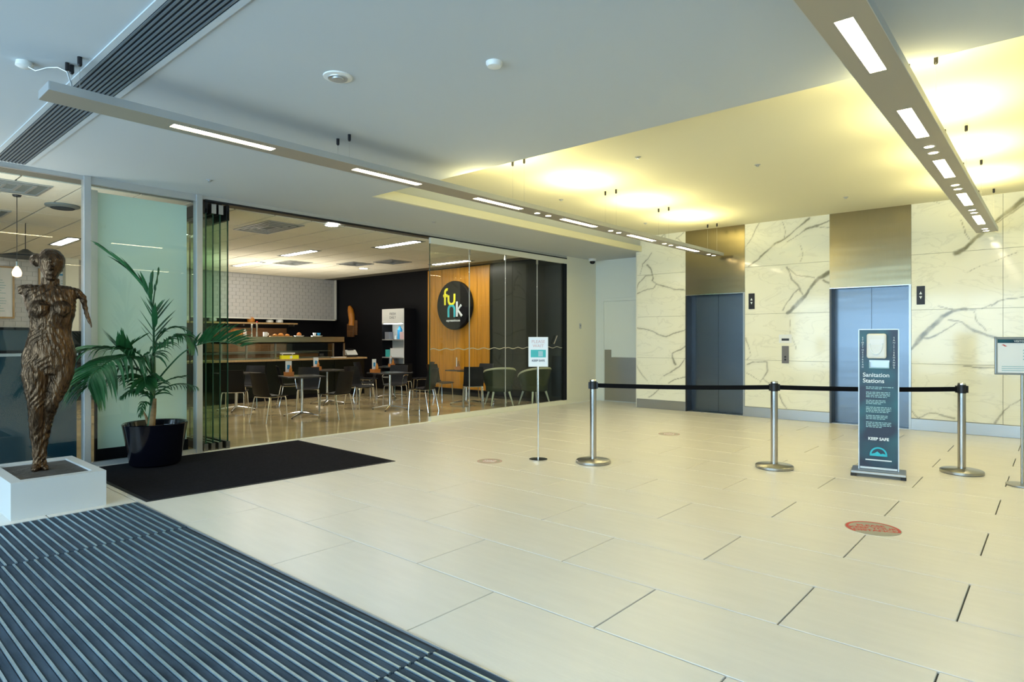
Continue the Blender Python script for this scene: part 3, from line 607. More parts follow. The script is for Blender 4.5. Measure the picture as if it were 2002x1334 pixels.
# ---------- plinth and bronze figure ----------
t=thing('display_plinth','low white plinth box with a dark slate top under the bronze figure','plinth',(-6.77,1.44,0))
MB().box(-.52,.52,-.33,.33,0,.262).box(-.52,.52,-.33,-.25,.262,.30).box(-.52,.52,.25,.33,.262,.30).box(-.52,-.40,-.25,.25,.262,.30).box(.42,.52,-.25,.25,.262,.30).build('box','plinth',t)
MB().box(-.40,.42,-.25,.25,.262,.284).build('slate_top','gravel',t)
def figure():
    t=thing('bronze_figure','slender bronze female figure with one thin arm, on the white plinth','sculpture',(-6.81,1.43,.285),math.radians(-11.8))
    # local: +x towards the viewer side (front), +y = viewer's right, z up.  Cross-sections along z
    mb=MB()
    def loft(rows,n=28):
        vs=[];fs=[]
        for (cx,cy,z,rx,ry) in rows:
            for k in range(n):
                a=2*PI*k/n; vs.append((cx+rx*math.cos(a),cy+ry*math.sin(a),z))
        for i in range(len(rows)-1):
            for k in range(n): fs.append((i*n+k,i*n+(k+1)%n,(i+1)*n+(k+1)%n,(i+1)*n+k))
        fs.append(tuple(range(n-1,-1,-1))); fs.append(tuple((len(rows)-1)*n+k for k in range(n)))
        mb.add(vs,fs)
    Yc=lambda x:(150+(x-170)*.93+20-150)/625-.004; Zc=lambda y:(1290-y)/625
    # torso: rows from pixel profile (left x, right x, y, depth)
    prof=[(95,290,560,.105),(80,305,600,.12),(62,312,660,.13),(66,308,700,.125)]
    tor=[(168,210,262,.055),(100,290,268,.07),(45,318,285,.085),(50,318,300,.095),(72,312,340,.115),(82,310,390,.125),(92,305,430,.13),(100,296,470,.115),(98,288,510,.10),(90,292,550,.105),(78,304,600,.12),(62,312,655,.13),(60,308,710,.125),(70,296,760,.11)]
    loft([(0,Yc((l+r)/2),Zc(y),dp,(r-l)/2/625) for l,r,y,dp in reversed(tor)])
    # breasts
    for bx in (145,240):
        s=[];n=14
        for i in range(n+1):
            a=PI*i/n; s.append((.078*math.sin(a)+.001,-.078*math.cos(a)))
        mb.lathe(s,18,Matrix.Translation((.085,Yc(bx),Zc(400))))
    # legs: left (weight bearing, reaches foot) and right (knee bent, crossing behind)
    mb.tube([(0,Yc(125),Zc(690)),(.02,Yc(120),Zc(760)),(.03,Yc(122),Zc(850)),(.04,Yc(125),Zc(920)),(.02,Yc(125),Zc(1000)),(-.01,Yc(125),Zc(1090)),(0,Yc(130),Zc(1180)),(0,Yc(132),Zc(1250)),(0,Yc(130),Zc(1292))],[.10,.104,.086,.064,.060,.054,.040,.038,.048],18)
    mb.tube([(0,Yc(240),Zc(690)),(.01,Yc(245),Zc(750)),(.02,Yc(222),Zc(840)),(.03,Yc(195),Zc(920)),(-.02,Yc(175),Zc(1000)),(-.03,Yc(160),Zc(1090)),(-.01,Yc(152),Zc(1180)),(0,Yc(152),Zc(1250)),(.0,Yc(158),Zc(1292))],[.10,.100,.085,.064,.055,.048,.036,.034,.04],18)
    mb.tube([(-.03,Yc(132),Zc(1270)),(.04,Yc(122),Zc(1275)),(.10,Yc(116),Zc(1284))],[.035,.035,.02],12)
    mb.tube([(-.03,Yc(155),Zc(1272)),(.03,Yc(165),Zc(1278)),(.07,Yc(172),Zc(1286))],[.03,.03,.018],12)
    # neck, head, hair bun
    mb.tube([(0,Yc(190),Zc(300)),(.0,Yc(191),Zc(262)),(.01,Yc(193),Zc(225))],[.085,.068,.066],16)
    head=[];n=16
    loft([(.02+o,Yc(cx),Zc(y),dp,hw/625) for cx,y,dp,hw,o in reversed([(192,60,.02,18,-.02),(194,72,.07,42,-.015),(196,95,.10,58,-.01),(197,125,.11,64,0),(197,155,.105,60,0),(196,185,.095,49,.01),(194,212,.08,36,.015),(193,235,.055,24,.02),(193,244,.02,10,.03)])])
    mb.lathe([(.001,-.06)]+[(.06*math.sin(PI*i/10),-.06*math.cos(PI*i/10)) for i in range(1,10)]+[(.001,.06)],16,Matrix.Translation((-.04,Yc(128),Zc(125))))
    mb.tube([(.10,Yc(193),Zc(148)),(.135,Yc(193),Zc(178)),(.11,Yc(193),Zc(190))],[.012,.02,.012],8)  # nose
    mb.tube([(.105,Yc(180),Zc(205)),(.118,Yc(193),Zc(206)),(.105,Yc(206),Zc(205))],[.006,.010,.006],8) # lips
    mb.tube([(.10,Yc(158),Zc(138)),(.125,Yc(193),Zc(132)),(.10,Yc(230),Zc(138))],[.012,.014,.012],8)  # brow
    # shoulder stump and thin arm
    mb.tube([(0,Yc(100),Zc(300)),(0,Yc(65),Zc(298)),(0,Yc(48),Zc(292)),(0,Yc(38),Zc(292))],[.07,.055,.04,.02],14)
    mb.tube([(0,Yc(270),Zc(300)),(0,Yc(322),Zc(300)),(0,Yc(354),Zc(330)),(.0,Yc(364),Zc(380)),(.01,Yc(374),Zc(430)),(.03,Yc(389),Zc(475)),(.04,Yc(396),Zc(500))],[.06,.042,.030,.022,.017,.013,.006],12)
    o=mb.build('body','bronze',t)
    rm=o.modifiers.new('r','REMESH'); rm.mode='VOXEL'; rm.voxel_size=.0065; rm.use_smooth_shade=True
    sm=o.modifiers.new('s','SMOOTH'); sm.iterations=4; sm.factor=.6
    dg=bpy.context.evaluated_depsgraph_get(); me=bpy.data.meshes.new_from_object(o.evaluated_get(dg))
    o.modifiers.clear()
    # strand relief modelled into the surface
    nv=len(me.vertices)
    nr=[v.normal.copy() for v in me.vertices]
    for v,nn in zip(me.vertices,nr):
        p=v.co
        q=Vector((p.x*9,p.y*9,p.z*9))
        wv=mnoise.noise(q*.6)*2.5
        s=math.sin((p.y*1.0+p.z*.55*(1 if p.y>.06 else -1)+p.x*.4)*135+wv*5)
        s2=mnoise.noise(Vector((p.x*40,p.y*40,p.z*13)))
        k=.0031 if p.z<1.68 else .0016
        v.co=p+nn*(s*k*.75+s2*k)
    me.update()
    for p_ in me.polygons: p_.use_smooth=True
    o.data=me; me.materials.clear(); me.materials.append(M['bronze'])
figure()
# ---------- potted palm ----------
PL=(-7.80,2.70)
t=thing('plant_pot','glossy black round planter on the charcoal mat','pot',(*PL,.010))
MB().lathe([(.235,0),(.26,.02),(.275,.12),(.325,.42),(.335,.47),(.325,.48),(.305,.47),(.29,.42)],48,cap=False).lathe([(.235,0),(.01,0.001)],48,cap=False).build('pot_body','black_gloss',t,smooth=True)
MB().lathe([(.30,.41),(.15,.425),(.01,.43)],32,cap=False).build('soil','soil',t)
palm=thing('palm_plant','kentia palm with arching green fronds growing in the black pot','plant',(*PL,.42))
RI=Vector((.323,.946,0)); TO=Vector((.946,-.323,0))
def P(zx,zy,d=0):
    s=((120+zx/3.511)-297)/170; z=1.45-((480+zy/3.511)-662)/170-.42
    # nearer points project larger: compensate so that the frond keeps its real direction
    k=(7.19-d)/7.19
    return RI*(s*k)+TO*d+Vector((0,0,(z-1.03)*k+1.03))
def spline(pts,n):
    out=[];m=len(pts)
    for i in range(n+1):
        u=i/n*(m-1); k=min(int(u),m-2); f=u-k
        p0=pts[max(k-1,0)];p1=pts[k];p2=pts[k+1];p3=pts[min(k+2,m-1)]
        out.append(.5*((2*p1)+(p2-p0)*f+(2*p0-5*p1+4*p2-p3)*f*f+(-p0+3*p1-3*p2+p3)*f**3))
    return out
def frond(pts,ln,n=22,start=.3,droop=.5,wid=.017,fold=.5,lab=None,spread=.9,seed=0,m='leaf'):
    rnd=random.Random(seed); sp=spline([P(*p) for p in pts],40)
    mb=MB(); mb.tube(sp,[.009*(1-.75*i/40)+.0015 for i in range(41)],6)
    for k in range(n):
        f=start+(1-start)*(k+.5)/n; i=min(int(f*40),39); base=sp[i]
        tg=(sp[i+1]-sp[max(i-1,0)]).normalized()
        side=tg.cross(Vector((0,0,1)));  side=side.normalized() if side.length>.15 else TO.copy()
        prof=math.sin(PI*min(1,(.18+.82*(k+.5)/n)))**.6*.75+.25
        for sg in (-1,1):
            L_=ln*prof*rnd.uniform(.85,1.1)
            d0=(tg*(.55+.5*f)+side*sg*spread+Vector((0,0,fold*.6))+Vector([rnd.uniform(-.1,.1) for _ in range(3)])).normalized()
            nseg=5; pp=[base.copy()]; d=d0.copy()
            for q in range(nseg):
                pp.append(pp[-1]+d*(L_/nseg)); d=(d+Vector((0,0,-droop*(.5+q*.22)))).normalized()
            for q in range(len(pp)):     # keep clear of the glass front
                mx=PL[0]+pp[q].x
                if mx<FL+.03: pp[q].x=FL+.03-PL[0]
            ws=[.35,.9,1,.85,.5,.04]
            wn=d0.cross(Vector((0,0,1))); wn=wn.normalized() if wn.length>.1 else RI.copy()
            wn=(wn*.75+Vector((0,0,1))*.35*sg).normalized()
            vs=[]
            for q in range(nseg+1):
                w2=wid*ws[q]; vs+=[tuple(pp[q]-wn*w2),tuple(pp[q]+Vector((0,0,-w2*.35))),tuple(pp[q]+wn*w2)]
            fs=[]
            for q in range(nseg): a=q*3; fs+=[(a,a+1,a+4,a+3),(a+1,a+2,a+5,a+4)]
            mb.add(vs,fs)
    o=mb.build('frond',m,palm,smooth='full')
    if lab: o['label']=lab
    return o
ST0=(607,760,0)
MB().tube([P(590,1235),P(600,1150),P(607,1000),P(612,850),P(612,700),P(612,560)],[.035,.03,.024,.02,.014,.009],12).build('stem','stem',palm,smooth=True)
MB().tube([P(600,1240,.02),P(610,1140,.02),P(618,1050,.02)],[.035,.03,.018],10).build('bark_sheath','bark',palm,smooth=True)
MB().tube([P(585,1240,.0),P(565,1170,.0),P(545,1120,.0)],[.02,.014,.006],8).build('dry_stalk','bark',palm,smooth=True)
frond([(612,600,0),(595,380,.02),(500,210,.04),(325,45,.05)],.34,14,.3,.08,.020,0,'tallest frond, leaning left with folded leaflets',.22,1)
frond([(612,620,0),(600,400,.02),(597,290,.03),(600,225,.03)],.16,6,.45,.05,.016,0,None,.22,2)
frond([(612,640,0),(608,420,.0),(625,270,.0),(640,175,.0)],.10,5,.5,.05,.014,0,None,.15,3)
frond([(612,760,0),(613,640,.05),(618,520,.08),(622,440,.1)],.32,8,.2,.04,.034,.6,'short upright frond in the middle',.75,4)
frond([(607,900,0),(560,780,.12),(400,770,.45),(270,860,.75),(230,960,.85)],.60,32,.2,.40,.017,.1,'big lowest left frond with long hanging leaflets',.8,5)
frond([(607,880,0),(520,740,.2),(330,700,.35),(180,730,.42),(60,830,.44)],.46,28,.25,.30,.016,.15,'upper left frond reaching behind the bronze figure',.8,6)
frond([(600,950,0),(520,850,.1),(360,830,.3),(170,900,.5),(50,1010,.6)],.42,28,.2,.36,.015,.1,None,.8,17)
frond([(600,980,0),(500,900,.05),(380,900,.1),(280,980,.15)],.25,18,.25,.45,.012,.1,None,.8,18)
frond([(607,900,0),(540,800,.1),(470,760,.2),(400,700,.32)],.36,10,.5,.02,.018,1.3,None,.55,7)
frond([(607,900,0),(600,760,.15),(700,640,.3),(800,610,.4),(855,690,.45)],.30,24,.25,.65,.016,0,None,.75,8)
frond([(612,960,0),(690,850,.1),(800,730,.2),(930,670,.3),(1060,665,.35),(1180,700,.4)],.42,17,.48,.12,.014,1.3,'long right frond arching past the aluminium post',.75,9)
frond([(612,760,0),(640,620,.0),(740,560,-.05),(830,600,-.1),(860,680,-.1)],.17,12,.25,.3,.012,.2,None,.6,10)
frond([(612,1030,0),(700,970,.05),(790,955,.1),(880,985,.15)],.15,12,.3,.7,.011,.0,None,.6,11)
frond([(612,980,0),(700,925,.0),(800,900,-.05)],.12,6,.5,.3,.012,.2,None,.5,12)
frond([(600,1000,0),(500,800,.1),(470,700,.1),(570,610,.1)],.13,7,.5,.1,.011,.2,None,.5,13)
frond([(600,1060,0),(540,990,.15),(480,990,.25),(420,1030,.3)],.15,14,.1,.6,.013,.1,None,.8,14)
frond([(600,1080,0),(585,960,.15),(560,900,.3),(560,960,.42)],.3,18,.1,.35,.022,.1,None,.8,15)
frond([(600,1100,0),(560,1070,.1),(540,1110,.2),(530,1160,.22)],.10,9,.2,.6,.010,.1,None,.7,16)
# ================= CAFE =================
t=thing('dark_cabinet','glossy blue black low cabinet behind the glass at far left','cabinet',(FL-.10,0,0))
MB().box(-.6,0,-.85,2.06,0,1.26).build('body','cabinet_blue',t); MB().box(-.62,.02,-.85,2.07,1.26,1.29).build('top','alu',t)
MB().box(-.001,.006,-.85,2.06,.0,.12).build('plinth_strip','black',t)
t=thing('display_fridge','small black glass countertop chiller on the low cabinet at far left','chiller',(FL-.45,1.45,1.29))
MB().box(-.2,.2,-.5,.36,0,.03).box(-.2,.2,-.5,.36,.25,.28).box(-.2,.2,-.5,-.46,.03,.25).box(-.2,.2,.32,.36,.03,.25).build('body','black',t); MB().box(.17,.18,-.46,.32,.03,.25).build('front_glass','cabinet_blue',t)
# counter
CF=-13.8
t=thing('service_counter','long black fronted service counter with a thin timber top','counter',(CF,0,0))
MB().box(-.7,0,4.4,9.85,.0,.92).build('front','black',t); MB().box(-.74,.05,4.35,9.9,.92,.96).build('worktop','wood_pale',t)
for k in range(6): MB().box(0,.012,4.42+k*.905,4.42+(k+1)*.905-.015,.1,.9).build('panel','black_panel',t)
t=thing('food_display','stainless canopied glass food display on the counter','display case',(CF-.1,0,.96))
MB().box(-.42,.0,6.1,9.33,.37,.40).box(-.03,.0,6.1,9.33,.37,.53).box(-.42,.0,6.1,6.13,.37,.53).box(-.42,0,9.30,9.33,.37,.53).build('canopy','skin_steel',t)
for y in (6.15,6.72,7.42,8.98,9.3): MB().box(-.03,.0,y-.018,y+.018,0,.37).build('post','steel_plain',t)
for a,c in ((6.17,6.70),(6.74,7.40),(7.44,8.96)): MB().box(-.012,-.006,a,c,.01,.37).build('glass_panel','display_glass',t)
MB().box(-.40,-.03,6.17,8.96,.0,.03).box(-.40,-.05,6.17,8.96,.17,.18).build('shelf','steel_plain',t)
def simple(name,lab,cat,loc,parts,rz=0,group=None):
    t=thing(name,lab,cat,loc,rz,group)
    for pn,m,mb in parts: mb.build(pn,m,t,smooth=False)
    return t
bottle=lambda r,h:MB().lathe([(r*.9,0),(r,.01),(r,h*.6),(r*.4,h*.75),(r*.35,h*.95)],16)
cap=lambda r,h:MB().lathe([(r*.42,h*.93),(r*.42,h)],12)
TOPZ=.96+.53
X_=CF-.3
ZT=1.36
simple('storage_box','orange box at left on top of the food display','box',(X_+.18,6.5,TOPZ),[('body','amber',MB().box(-.07,.07,-.1,.1,0,.15)),('lid','terracotta',MB().box(-.072,.072,-.102,.102,.15,.165))])
MB()
# a flat tray lid closes the display top so that things can rest on it
simple('sauce_bottle','amber bottle beside the orange box on the display','bottle',(X_+.2,6.68,TOPZ),[('body','paper',bottle(.035,.2)),('cap','amber',cap(.035,.2))])
simple('pepper_mill','slim white and steel mill on the display','mill',(X_+.2,6.84,TOPZ),[('body','chrome',MB().lathe([(.025,0),(.018,.1),(.025,.2),(.02,.26)],12)),('head','white',MB().lathe([(.018,.26),(.022,.28),(.008,.3)],12))])
simple('pepper_mill','slim red topped mill, right one of the pair on the display','mill',(X_+.2,6.96,TOPZ),[('body','chrome',MB().lathe([(.025,0),(.018,.12),(.025,.26),(.02,.32)],12)),('head','red',MB().lathe([(.018,.32),(.022,.34),(.008,.36)],12))])
simple('coffee_mug','white mug on the display right of the mills','mug',(X_+.2,7.16,TOPZ),[('body','white',MB().lathe([(.045,0),(.05,.02),(.05,.11)],20)),('handle','white',MB().tube([(0,.05,.09),(0,.08,.08),(0,.08,.04),(0,.05,.03)],.007,6))])
simple('pastry_tray','gold tray of pastries on the display','tray',(X_+.2,7.55,TOPZ),[('tray','wood_pale',MB().box(-.09,.09,-.25,.25,0,.02)),('pastries','amber',MB().lathe([(.06,.02),(.07,.04),(.04,.08),(.01,.09)],14).lathe([(.05,.02),(.06,.04),(.03,.06),(.01,.07)],14,Matrix.Translation((0,-.15,0))).lathe([(.05,.02),(.06,.04),(.03,.06),(.01,.07)],14,Matrix.Translation((0,.16,0))))])
simple('bread_plate','white plate with a roll near the middle of the display','plate',(X_+.2,8.02,TOPZ),[('plate','white',MB().lathe([(.08,0),(.12,.02),(.12,.03)],24)),('roll','terracotta',MB().lathe([(.05,.03),(.06,.06),(.03,.1),(.01,.11)],14))])
simple('cup_stack','stack of pale blue cups on a plate at right on the display','cups',(X_+.2,8.5,TOPZ),[('plate','white',MB().lathe([(.1,0),(.14,.02),(.14,.03)],24)),('cup','paper',MB().lathe([(.03,.03),(.045,.1)],16,Matrix.Translation((0,-.06,0)))),('cup','blue',MB().lathe([(.03,.03),(.045,.1)],16,Matrix.Translation((0,.06,0))))])
simple('yellow_basket','yellow box with a white tray lid at the counter front','box',(CF-.02,7.72,.96),[('body','yellow',MB().box(-.05,.05,-.22,.22,0,.09)),('lid','white',MB().box(-.07,.05,-.2,.12,.12,.15).box(-.02,0,-.18,-.16,.09,.12).box(-.02,0,.08,.1,.09,.12)),('round_label','white_print',MB().lathe([(.035,0),(.035,.003)],16,Matrix.Translation((.05,.02,.045))@Matrix.Rotation(PI/2,4,'Y')))])
simple('card_terminal','payment terminal with a white screen on the counter end','terminal',(CF-.25,9.58,.96),[('base','dark_metal',MB().box(-.1,.1,-.16,.16,0,.04)),('screen','white',MB().add([(-.1,-.16,.04),(.12,-.16,.06),(.12,.16,.06),(-.1,.16,.04),(-.1,-.16,.17),(.0,-.16,.19),(.0,.16,.19),(-.1,.16,.17)],[(0,1,2,3),(7,6,5,4),(0,4,5,1),(1,5,6,2),(2,6,7,3),(3,7,4,0)])),('cradle','black',MB().box(-.06,.03,-.09,.09,.18,.22))])
simple('paper_stack','low pile of pale papers beside the terminal','papers',(CF-.03,9.1,.96),[('sheets','paper',MB().box(-.06,.05,-.2,.18,0,.018)),('top_sheet','wood_pale',MB().box(-.05,.04,-.1,.2,.018,.026))])
# back bar
t=thing('back_shelf','pale shelf on the black back wall below the bulkhead','shelf',(-17.2,0,0))
MB().box(0,.32,6.2,9.7,1.86,1.90).build('board','wood_pale',t)
for y in (6.5,8.1,9.6): MB().box(0,.28,y-.01,y+.01,1.80,1.86).build('bracket','steel_plain',t)
t=thing('back_bar_cabinet','low brown timber back bar under the shelf','cabinet',(-17.19,0,0))
MB().box(0,.6,6.2,10.2,0,1.02).build('body','wood_dark',t); MB().box(0,.03,7.2,9.5,1.08,1.75).build('splashback','wood_dark',t); MB().box(0,.64,6.2,10.2,1.02,1.06).build('top','steel_plain',t)
for i,(y,m,h) in enumerate(((6.6,'white',.12),(7.3,'paper',.1),(8.35,'amber',.15),(8.9,'white',.08),(9.2,'paper',.1))):
    simple('shelf_jar',['white jar at left on the back shelf','pale jar second on the back shelf','amber lit jar in the middle of the back shelf','low white bowl on the back shelf','pale jar at right on the back shelf'][i],'jar',(-17.02,y,1.90),[('body',m,MB().lathe([(.08,0),(.1,.02),(.1,h*.8),(.07,h)],16)),('lid','steel_plain',MB().lathe([(.06,h),(.05,h+.02)],12))],group='jars on the back shelf')
# amber timber sculpture on the end wall
t=thing('timber_wall_art','carved amber timber hanging on the black end wall','wall art',(-16.12,CY1,1.95))
MB().tube([(-.12,-.05,.47),(-.05,-.06,.36),(.0,-.06,.2),(.02,-.06,.05),(.0,-.06,-.1)],[.05,.09,.10,.09,.10],12).build('carved_limb','amber',t,smooth=True)
MB().box(-.26,-.1,-.06,0,-.46,-.05).box(-.09,.1,-.07,0,-.46,-.1).box(.11,.25,-.06,0,-.40,.05).build('carved_blocks','wood_dark',t,bevel=.02)
# wall shelf unit
t=thing('open_shelf_unit','narrow white lit shelf unit on the black end wall','shelf unit',(-13.72,CY1-.385,.36))
MB().box(-.5,-.47,0,.38,0,1.9).box(.49,.5,0,.38,0,1.9).box(-.5,.5,0,.38,1.9,1.905).build('carcass','black',t); MB().box(-.47,.49,.36,.38,0,1.9).box(.475,.489,0.001,.36,0,1.9).build('back_panel','white',t)
for z in (0,.30,.55,1.04,1.48): MB().box(-.47,.47,.0,.36,z,z+.03).build('shelf','alu',t)
hdp=MB().box(-.47,.47,-.0,.02,1.51,1.9).build('header_panel','white',t)
text('header_lettering','FRESH\nDAILY',.10,'grey_print',hdp,(.0,-.002,1.71),(PI/2,0,0))
hdl=area('shelf_lamp',(-13.72,CY1-.40,1.85),(math.radians(35),0,0),.8,.05,3.5,(.9,1,.98))
SZ=.36
for i,(x,z,m,k,lab) in enumerate(((-.33,1.07,'grey_print','b','grey carton on the second shelf of the white unit'),(-.05,1.07,'white','j','small white cup on the second shelf of the white unit'),(.12,1.07,'blue','t','tall blue bottle in the white unit'),(.33,1.07,'pink','b','pale red carton on the second shelf of the white unit'),(-.3,.58,'teal','b','teal packet on the middle shelf of the white unit'),(.12,.58,'paper','w','wide white box on the middle shelf of the white unit'),(-.15,.33,'grey_print','b','grey packet on the low shelf of the white unit'),(.1,.03,'blue','b','blue packet at the foot of the white unit'),(.34,.03,'white','b','white carton at the foot of the white unit'))):
    mb={'b':MB().box(-.09,.09,.0,.15,0,.2),'j':MB().lathe([(.04,0),(.05,.1)],14,Matrix.Translation((0,.1,0))),'t':MB().lathe([(.07,0),(.07,.26),(.03,.32),(.03,.36)],14,Matrix.Translation((0,.1,0))),'w':MB().box(-.3,.3,0,.2,0,.24)}[k]
    o=tag(mb.build('packet' if k in 'bw' else 'bottle',m,None,loc=(-13.72+x,CY1-.33,SZ+z)),lab,'packet' if k in 'bw' else 'bottle','goods in the white shelf unit')
# round sign with lettering
t=thing('round_sign','round black sign with yellow, cyan and white lettering on the timber wall','sign',(-11.55,CY1-.05,2.29))
MB().lathe([(.60,0),(.62,.02),(.62,.10),(.60,.12)],64,Matrix.Rotation(PI/2,4,'X')).build('disc','black',t)
y=-.124
def strk(name,pts,m,r=.036): 
    mb=MB(); mb.tube([(x,y,z) for x,z in pts],r,8); o=mb.build(name,m,t,smooth=True); o.scale=(1,.3,1); o.location=(0,y*.7,0); return o
arc=lambda cx,cz,r,a0,a1,n=10:[(cx+r*math.cos(math.radians(a0+(a1-a0)*i/n)),cz+r*math.sin(math.radians(a0+(a1-a0)*i/n))) for i in range(n+1)]
strk('letter_f',[(-.30,.01)]+[(-.30,.30)]+arc(-.22,.33,.08,180,70),'yellow'); strk('letter_f_bar',[(-.36,.25),(-.2,.25)],'yellow')
strk('letter_u',[(-.17,.26),(-.17,.13)]+arc(-.06,.13,.11,180,360)+[(.05,.13),(.05,.29)],'yellow')
strk('letter_n',[(-.17,-.30),(-.17,-.10)]+arc(-.06,-.11,.11,180,0)+[(.05,-.11),(.05,-.30)],'cyan')
strk('letter_k',[(.14,-.29),(.14,.09)],'white_print'); strk('letter_k_arm',[(.30,.0),(.17,-.12),(.32,-.28)],'white_print')
text('caption_lettering','espressohouse',.085,'white_print',t,(.0,-.122,-.385),(PI/2,0,0),bold=.002)
# tables and chairs
def make_table():
    t=empty('cafe_table')
    MB().cbox(0,0,.747,.68,.68,.026).build('tabletop','tabletop',t,bevel=.006)
    MB().lathe([(.03,.05),(.028,.72),(.07,.73)],16).build('pole','chrome',t,smooth=True)
    MB().cbox(0,0,.725,.3,.3,.016).build('top_plate','dark_metal',t)
    f=None
    for k in range(4):
        a=PI/4+PI/2*k; f=MB().tube([(0,0,.07),(math.cos(a)*.15,math.sin(a)*.15,.055),(math.cos(a)*.36,math.sin(a)*.36,.022)],[.03,.026,.014],8).build('foot','chrome',t,smooth=True)
        MB().lathe([(.016,0),(.016,.02)],10,Matrix.Translation((math.cos(a)*.35,math.sin(a)*.35,0))).build('glide','rubber',f)
    return t
def make_chair():
    t=empty('cafe_chair')   # faces +x
    def sheet(pts,w0,w1,curve):
        vs=[];fs=[];n=6
        for s in (0,1):
            for i,(x,z,nx,nz) in enumerate(pts):
                w_=(w0+(w1-w0)*i/(len(pts)-1))/2
                for k in range(n+1):
                    u=-1+2*k/n; c=curve*u*u
                    vs.append((x+nx*(c-s*.012),u*w_,z+nz*(c-s*.012)))
        m_=len(pts)
        for i in range(m_-1):
            for k in range(n): a=i*(n+1)+k; b_=a+m_*(n+1); fs+=[(a,a+1,a+n+2,a+n+1),(b_+n+1,b_+n+2,b_+1,b_)]
        for i in range(m_-1):
            for k in (0,n): a=i*(n+1)+k; b_=a+m_*(n+1); fs.append((a,a+n+1,b_+n+1,b_))
        for k in range(n):
            for i in (0,m_-1): a=i*(n+1)+k; b_=a+m_*(n+1); fs.append((a,b_,b_+1,a+1))
        return MB().add(vs,fs)
    sheet([(.22,.445,0,1),(.1,.46,0,1),(-.08,.455,0,1),(-.17,.452,0,1)],.42,.43,.012).build('seat','shell',t,smooth=True)
    sheet([(-.17,.452,1,.3),(-.205,.50,1,.1),(-.225,.62,1,0),(-.25,.75,1,0),(-.285,.86,1,0)],.43,.40,.03).build('backrest','shell',t,smooth=True)
    for sx,sy in ((.17,.18),(.17,-.18),(-.17,.18),(-.17,-.18)):
        MB().tube([(sx,sy,.44),(sx*1.02,sy*1.08,.40),(sx*(1.15 if sx>0 else 1.5),sy*1.18,.0)],.0105,8).build('leg','chrome',t,smooth=True)
    MB().tube([(.17,-.18,.436),(.17,.18,.436)],.009,6).tube([(-.17,-.18,.436),(-.17,.18,.436)],.009,6).tube([(-.17,-.18,.436),(.17,-.18,.436)],.009,6).tube([(-.17,.18,.436),(.17,.18,.436)],.009,6).build('seat_frame','chrome',t)
    return t
def make_armframe(t):
    for s in (-1,1): MB().tube([(.18,s*.2,.44),(.18,s*.235,.63),(.12,s*.235,.66),(-.16,s*.235,.66),(-.21,s*.21,.64)],.009,6).build('arm','chrome',t,smooth=True)
T=[(-10.56,6.15,'black cafe table nearest the opening, with an orange menu box'),(-10.27,7.95,'black cafe table at the left edge of the first glass screen'),(-12.2,7.72,'black cafe table further back between the first table and the counter'),(-12.45,5.8,'black cafe table next to the folded glass doors'),(-9.88,9.75,'black cafe table before the timber wall with the round sign'),(-12.43,9.7,'black cafe table in front of the white shelf unit')]
tb=make_table()
for i,(x,y,l) in enumerate(T):
    o=tb if i==0 else copy_tree(tb); o.location=(x,y,0); o.rotation_euler=(0,0,.12*(i-2)); tag(o,l,'table','cafe tables')
CH=[(-10.35,5.42,0,'black cafe chair at the front left of the first table, nearest the doors'),(-9.92,6.45,0,'black cafe chair at the front right of the first table'),(-11.35,6.75,0,'black cafe chair with chrome arms behind the first table'),(-11.75,5.45,3,'black cafe chair at the right of the table by the folded doors'),(-11.75,8.40,2,'black cafe chair at the right of the back table'),(-12.45,6.98,2,'black cafe chair at the left of the back table'),(-10.95,7.70,1,'black cafe chair at the left of the table by the glass edge'),(-9.55,8.2,1,'black cafe chair close behind the edge of the first glass screen'),(-10.85,8.55,1,'black cafe chair with chrome arms behind the table by the glass edge'),(-10.55,9.60,4,'black cafe chair left of the table before the timber wall'),(-10.1,10.42,4,'black cafe chair with its back to the timber wall'),(-9.35,9.42,4,'black cafe chair beside the velvet armchairs'),(-12.95,6.35,3,'black cafe chair behind the table by the folded doors'),(-12.0,10.3,5,'black cafe chair against the end wall beside the shelf unit'),(-11.75,9.45,5,'black cafe chair in front of the shelf unit table'),(-12.95,9.3,5,'black cafe chair near the end of the counter')]
ch=make_chair(); cha=copy_tree(ch); make_armframe(cha)
first=[True,True]
for i,(x,y,ti,l) in enumerate(CH):
    arm=i in (2,8,14); src=cha if arm else ch
    o=src if first[arm] else copy_tree(src); first[arm]=False
    o.location=(x,y,0); o.rotation_euler=(0,0,math.atan2(T[ti][1]-y,T[ti][0]-x)+random.uniform(-.2,.2)); tag(o,l,'chair','black cafe chairs')
# menu boxes
def make_menu():
    t=empty('menu_box')
    MB().box(-.06,.06,-.09,.09,0,.008).box(-.06,-.052,-.09,.09,.008,.07).box(.052,.06,-.09,.09,.008,.07).box(-.052,.052,-.09,-.082,.008,.07).box(-.052,.052,.082,.09,.008,.07).build('box','terracotta',t)
    MB().box(-.03,-.02,-.06,.05,.01,.27).build('menu_card','paper',t); MB().box(-.019,-.018,-.03,.02,.12,.2).build('menu_print','blue',t)
    MB().lathe([(.028,.01),(.028,.12),(.012,.16),(.012,.19)],12,Matrix.Translation((.02,.03,0))).build('sauce_bottle','amber',t)
    return t
mn=make_menu()
for i,(x,y,l) in enumerate(((-10.72,5.98,'orange menu box with a white card on the first table'),(-12.35,7.55,'orange menu box with a white card on the back table'),(-10.45,7.72,'orange menu box with a tilted card on the table by the glass edge'),(-12.35,9.62,'orange menu box on the table before the shelf unit'),(-10.02,9.62,'menu box with a card on the table before the timber wall'))):
    o=mn if i==0 else copy_tree(mn); o.location=(x,y,.76); o.rotation_euler=(0,0,-.5+.35*i); tag(o,l,'menu box','menu boxes on the cafe tables')
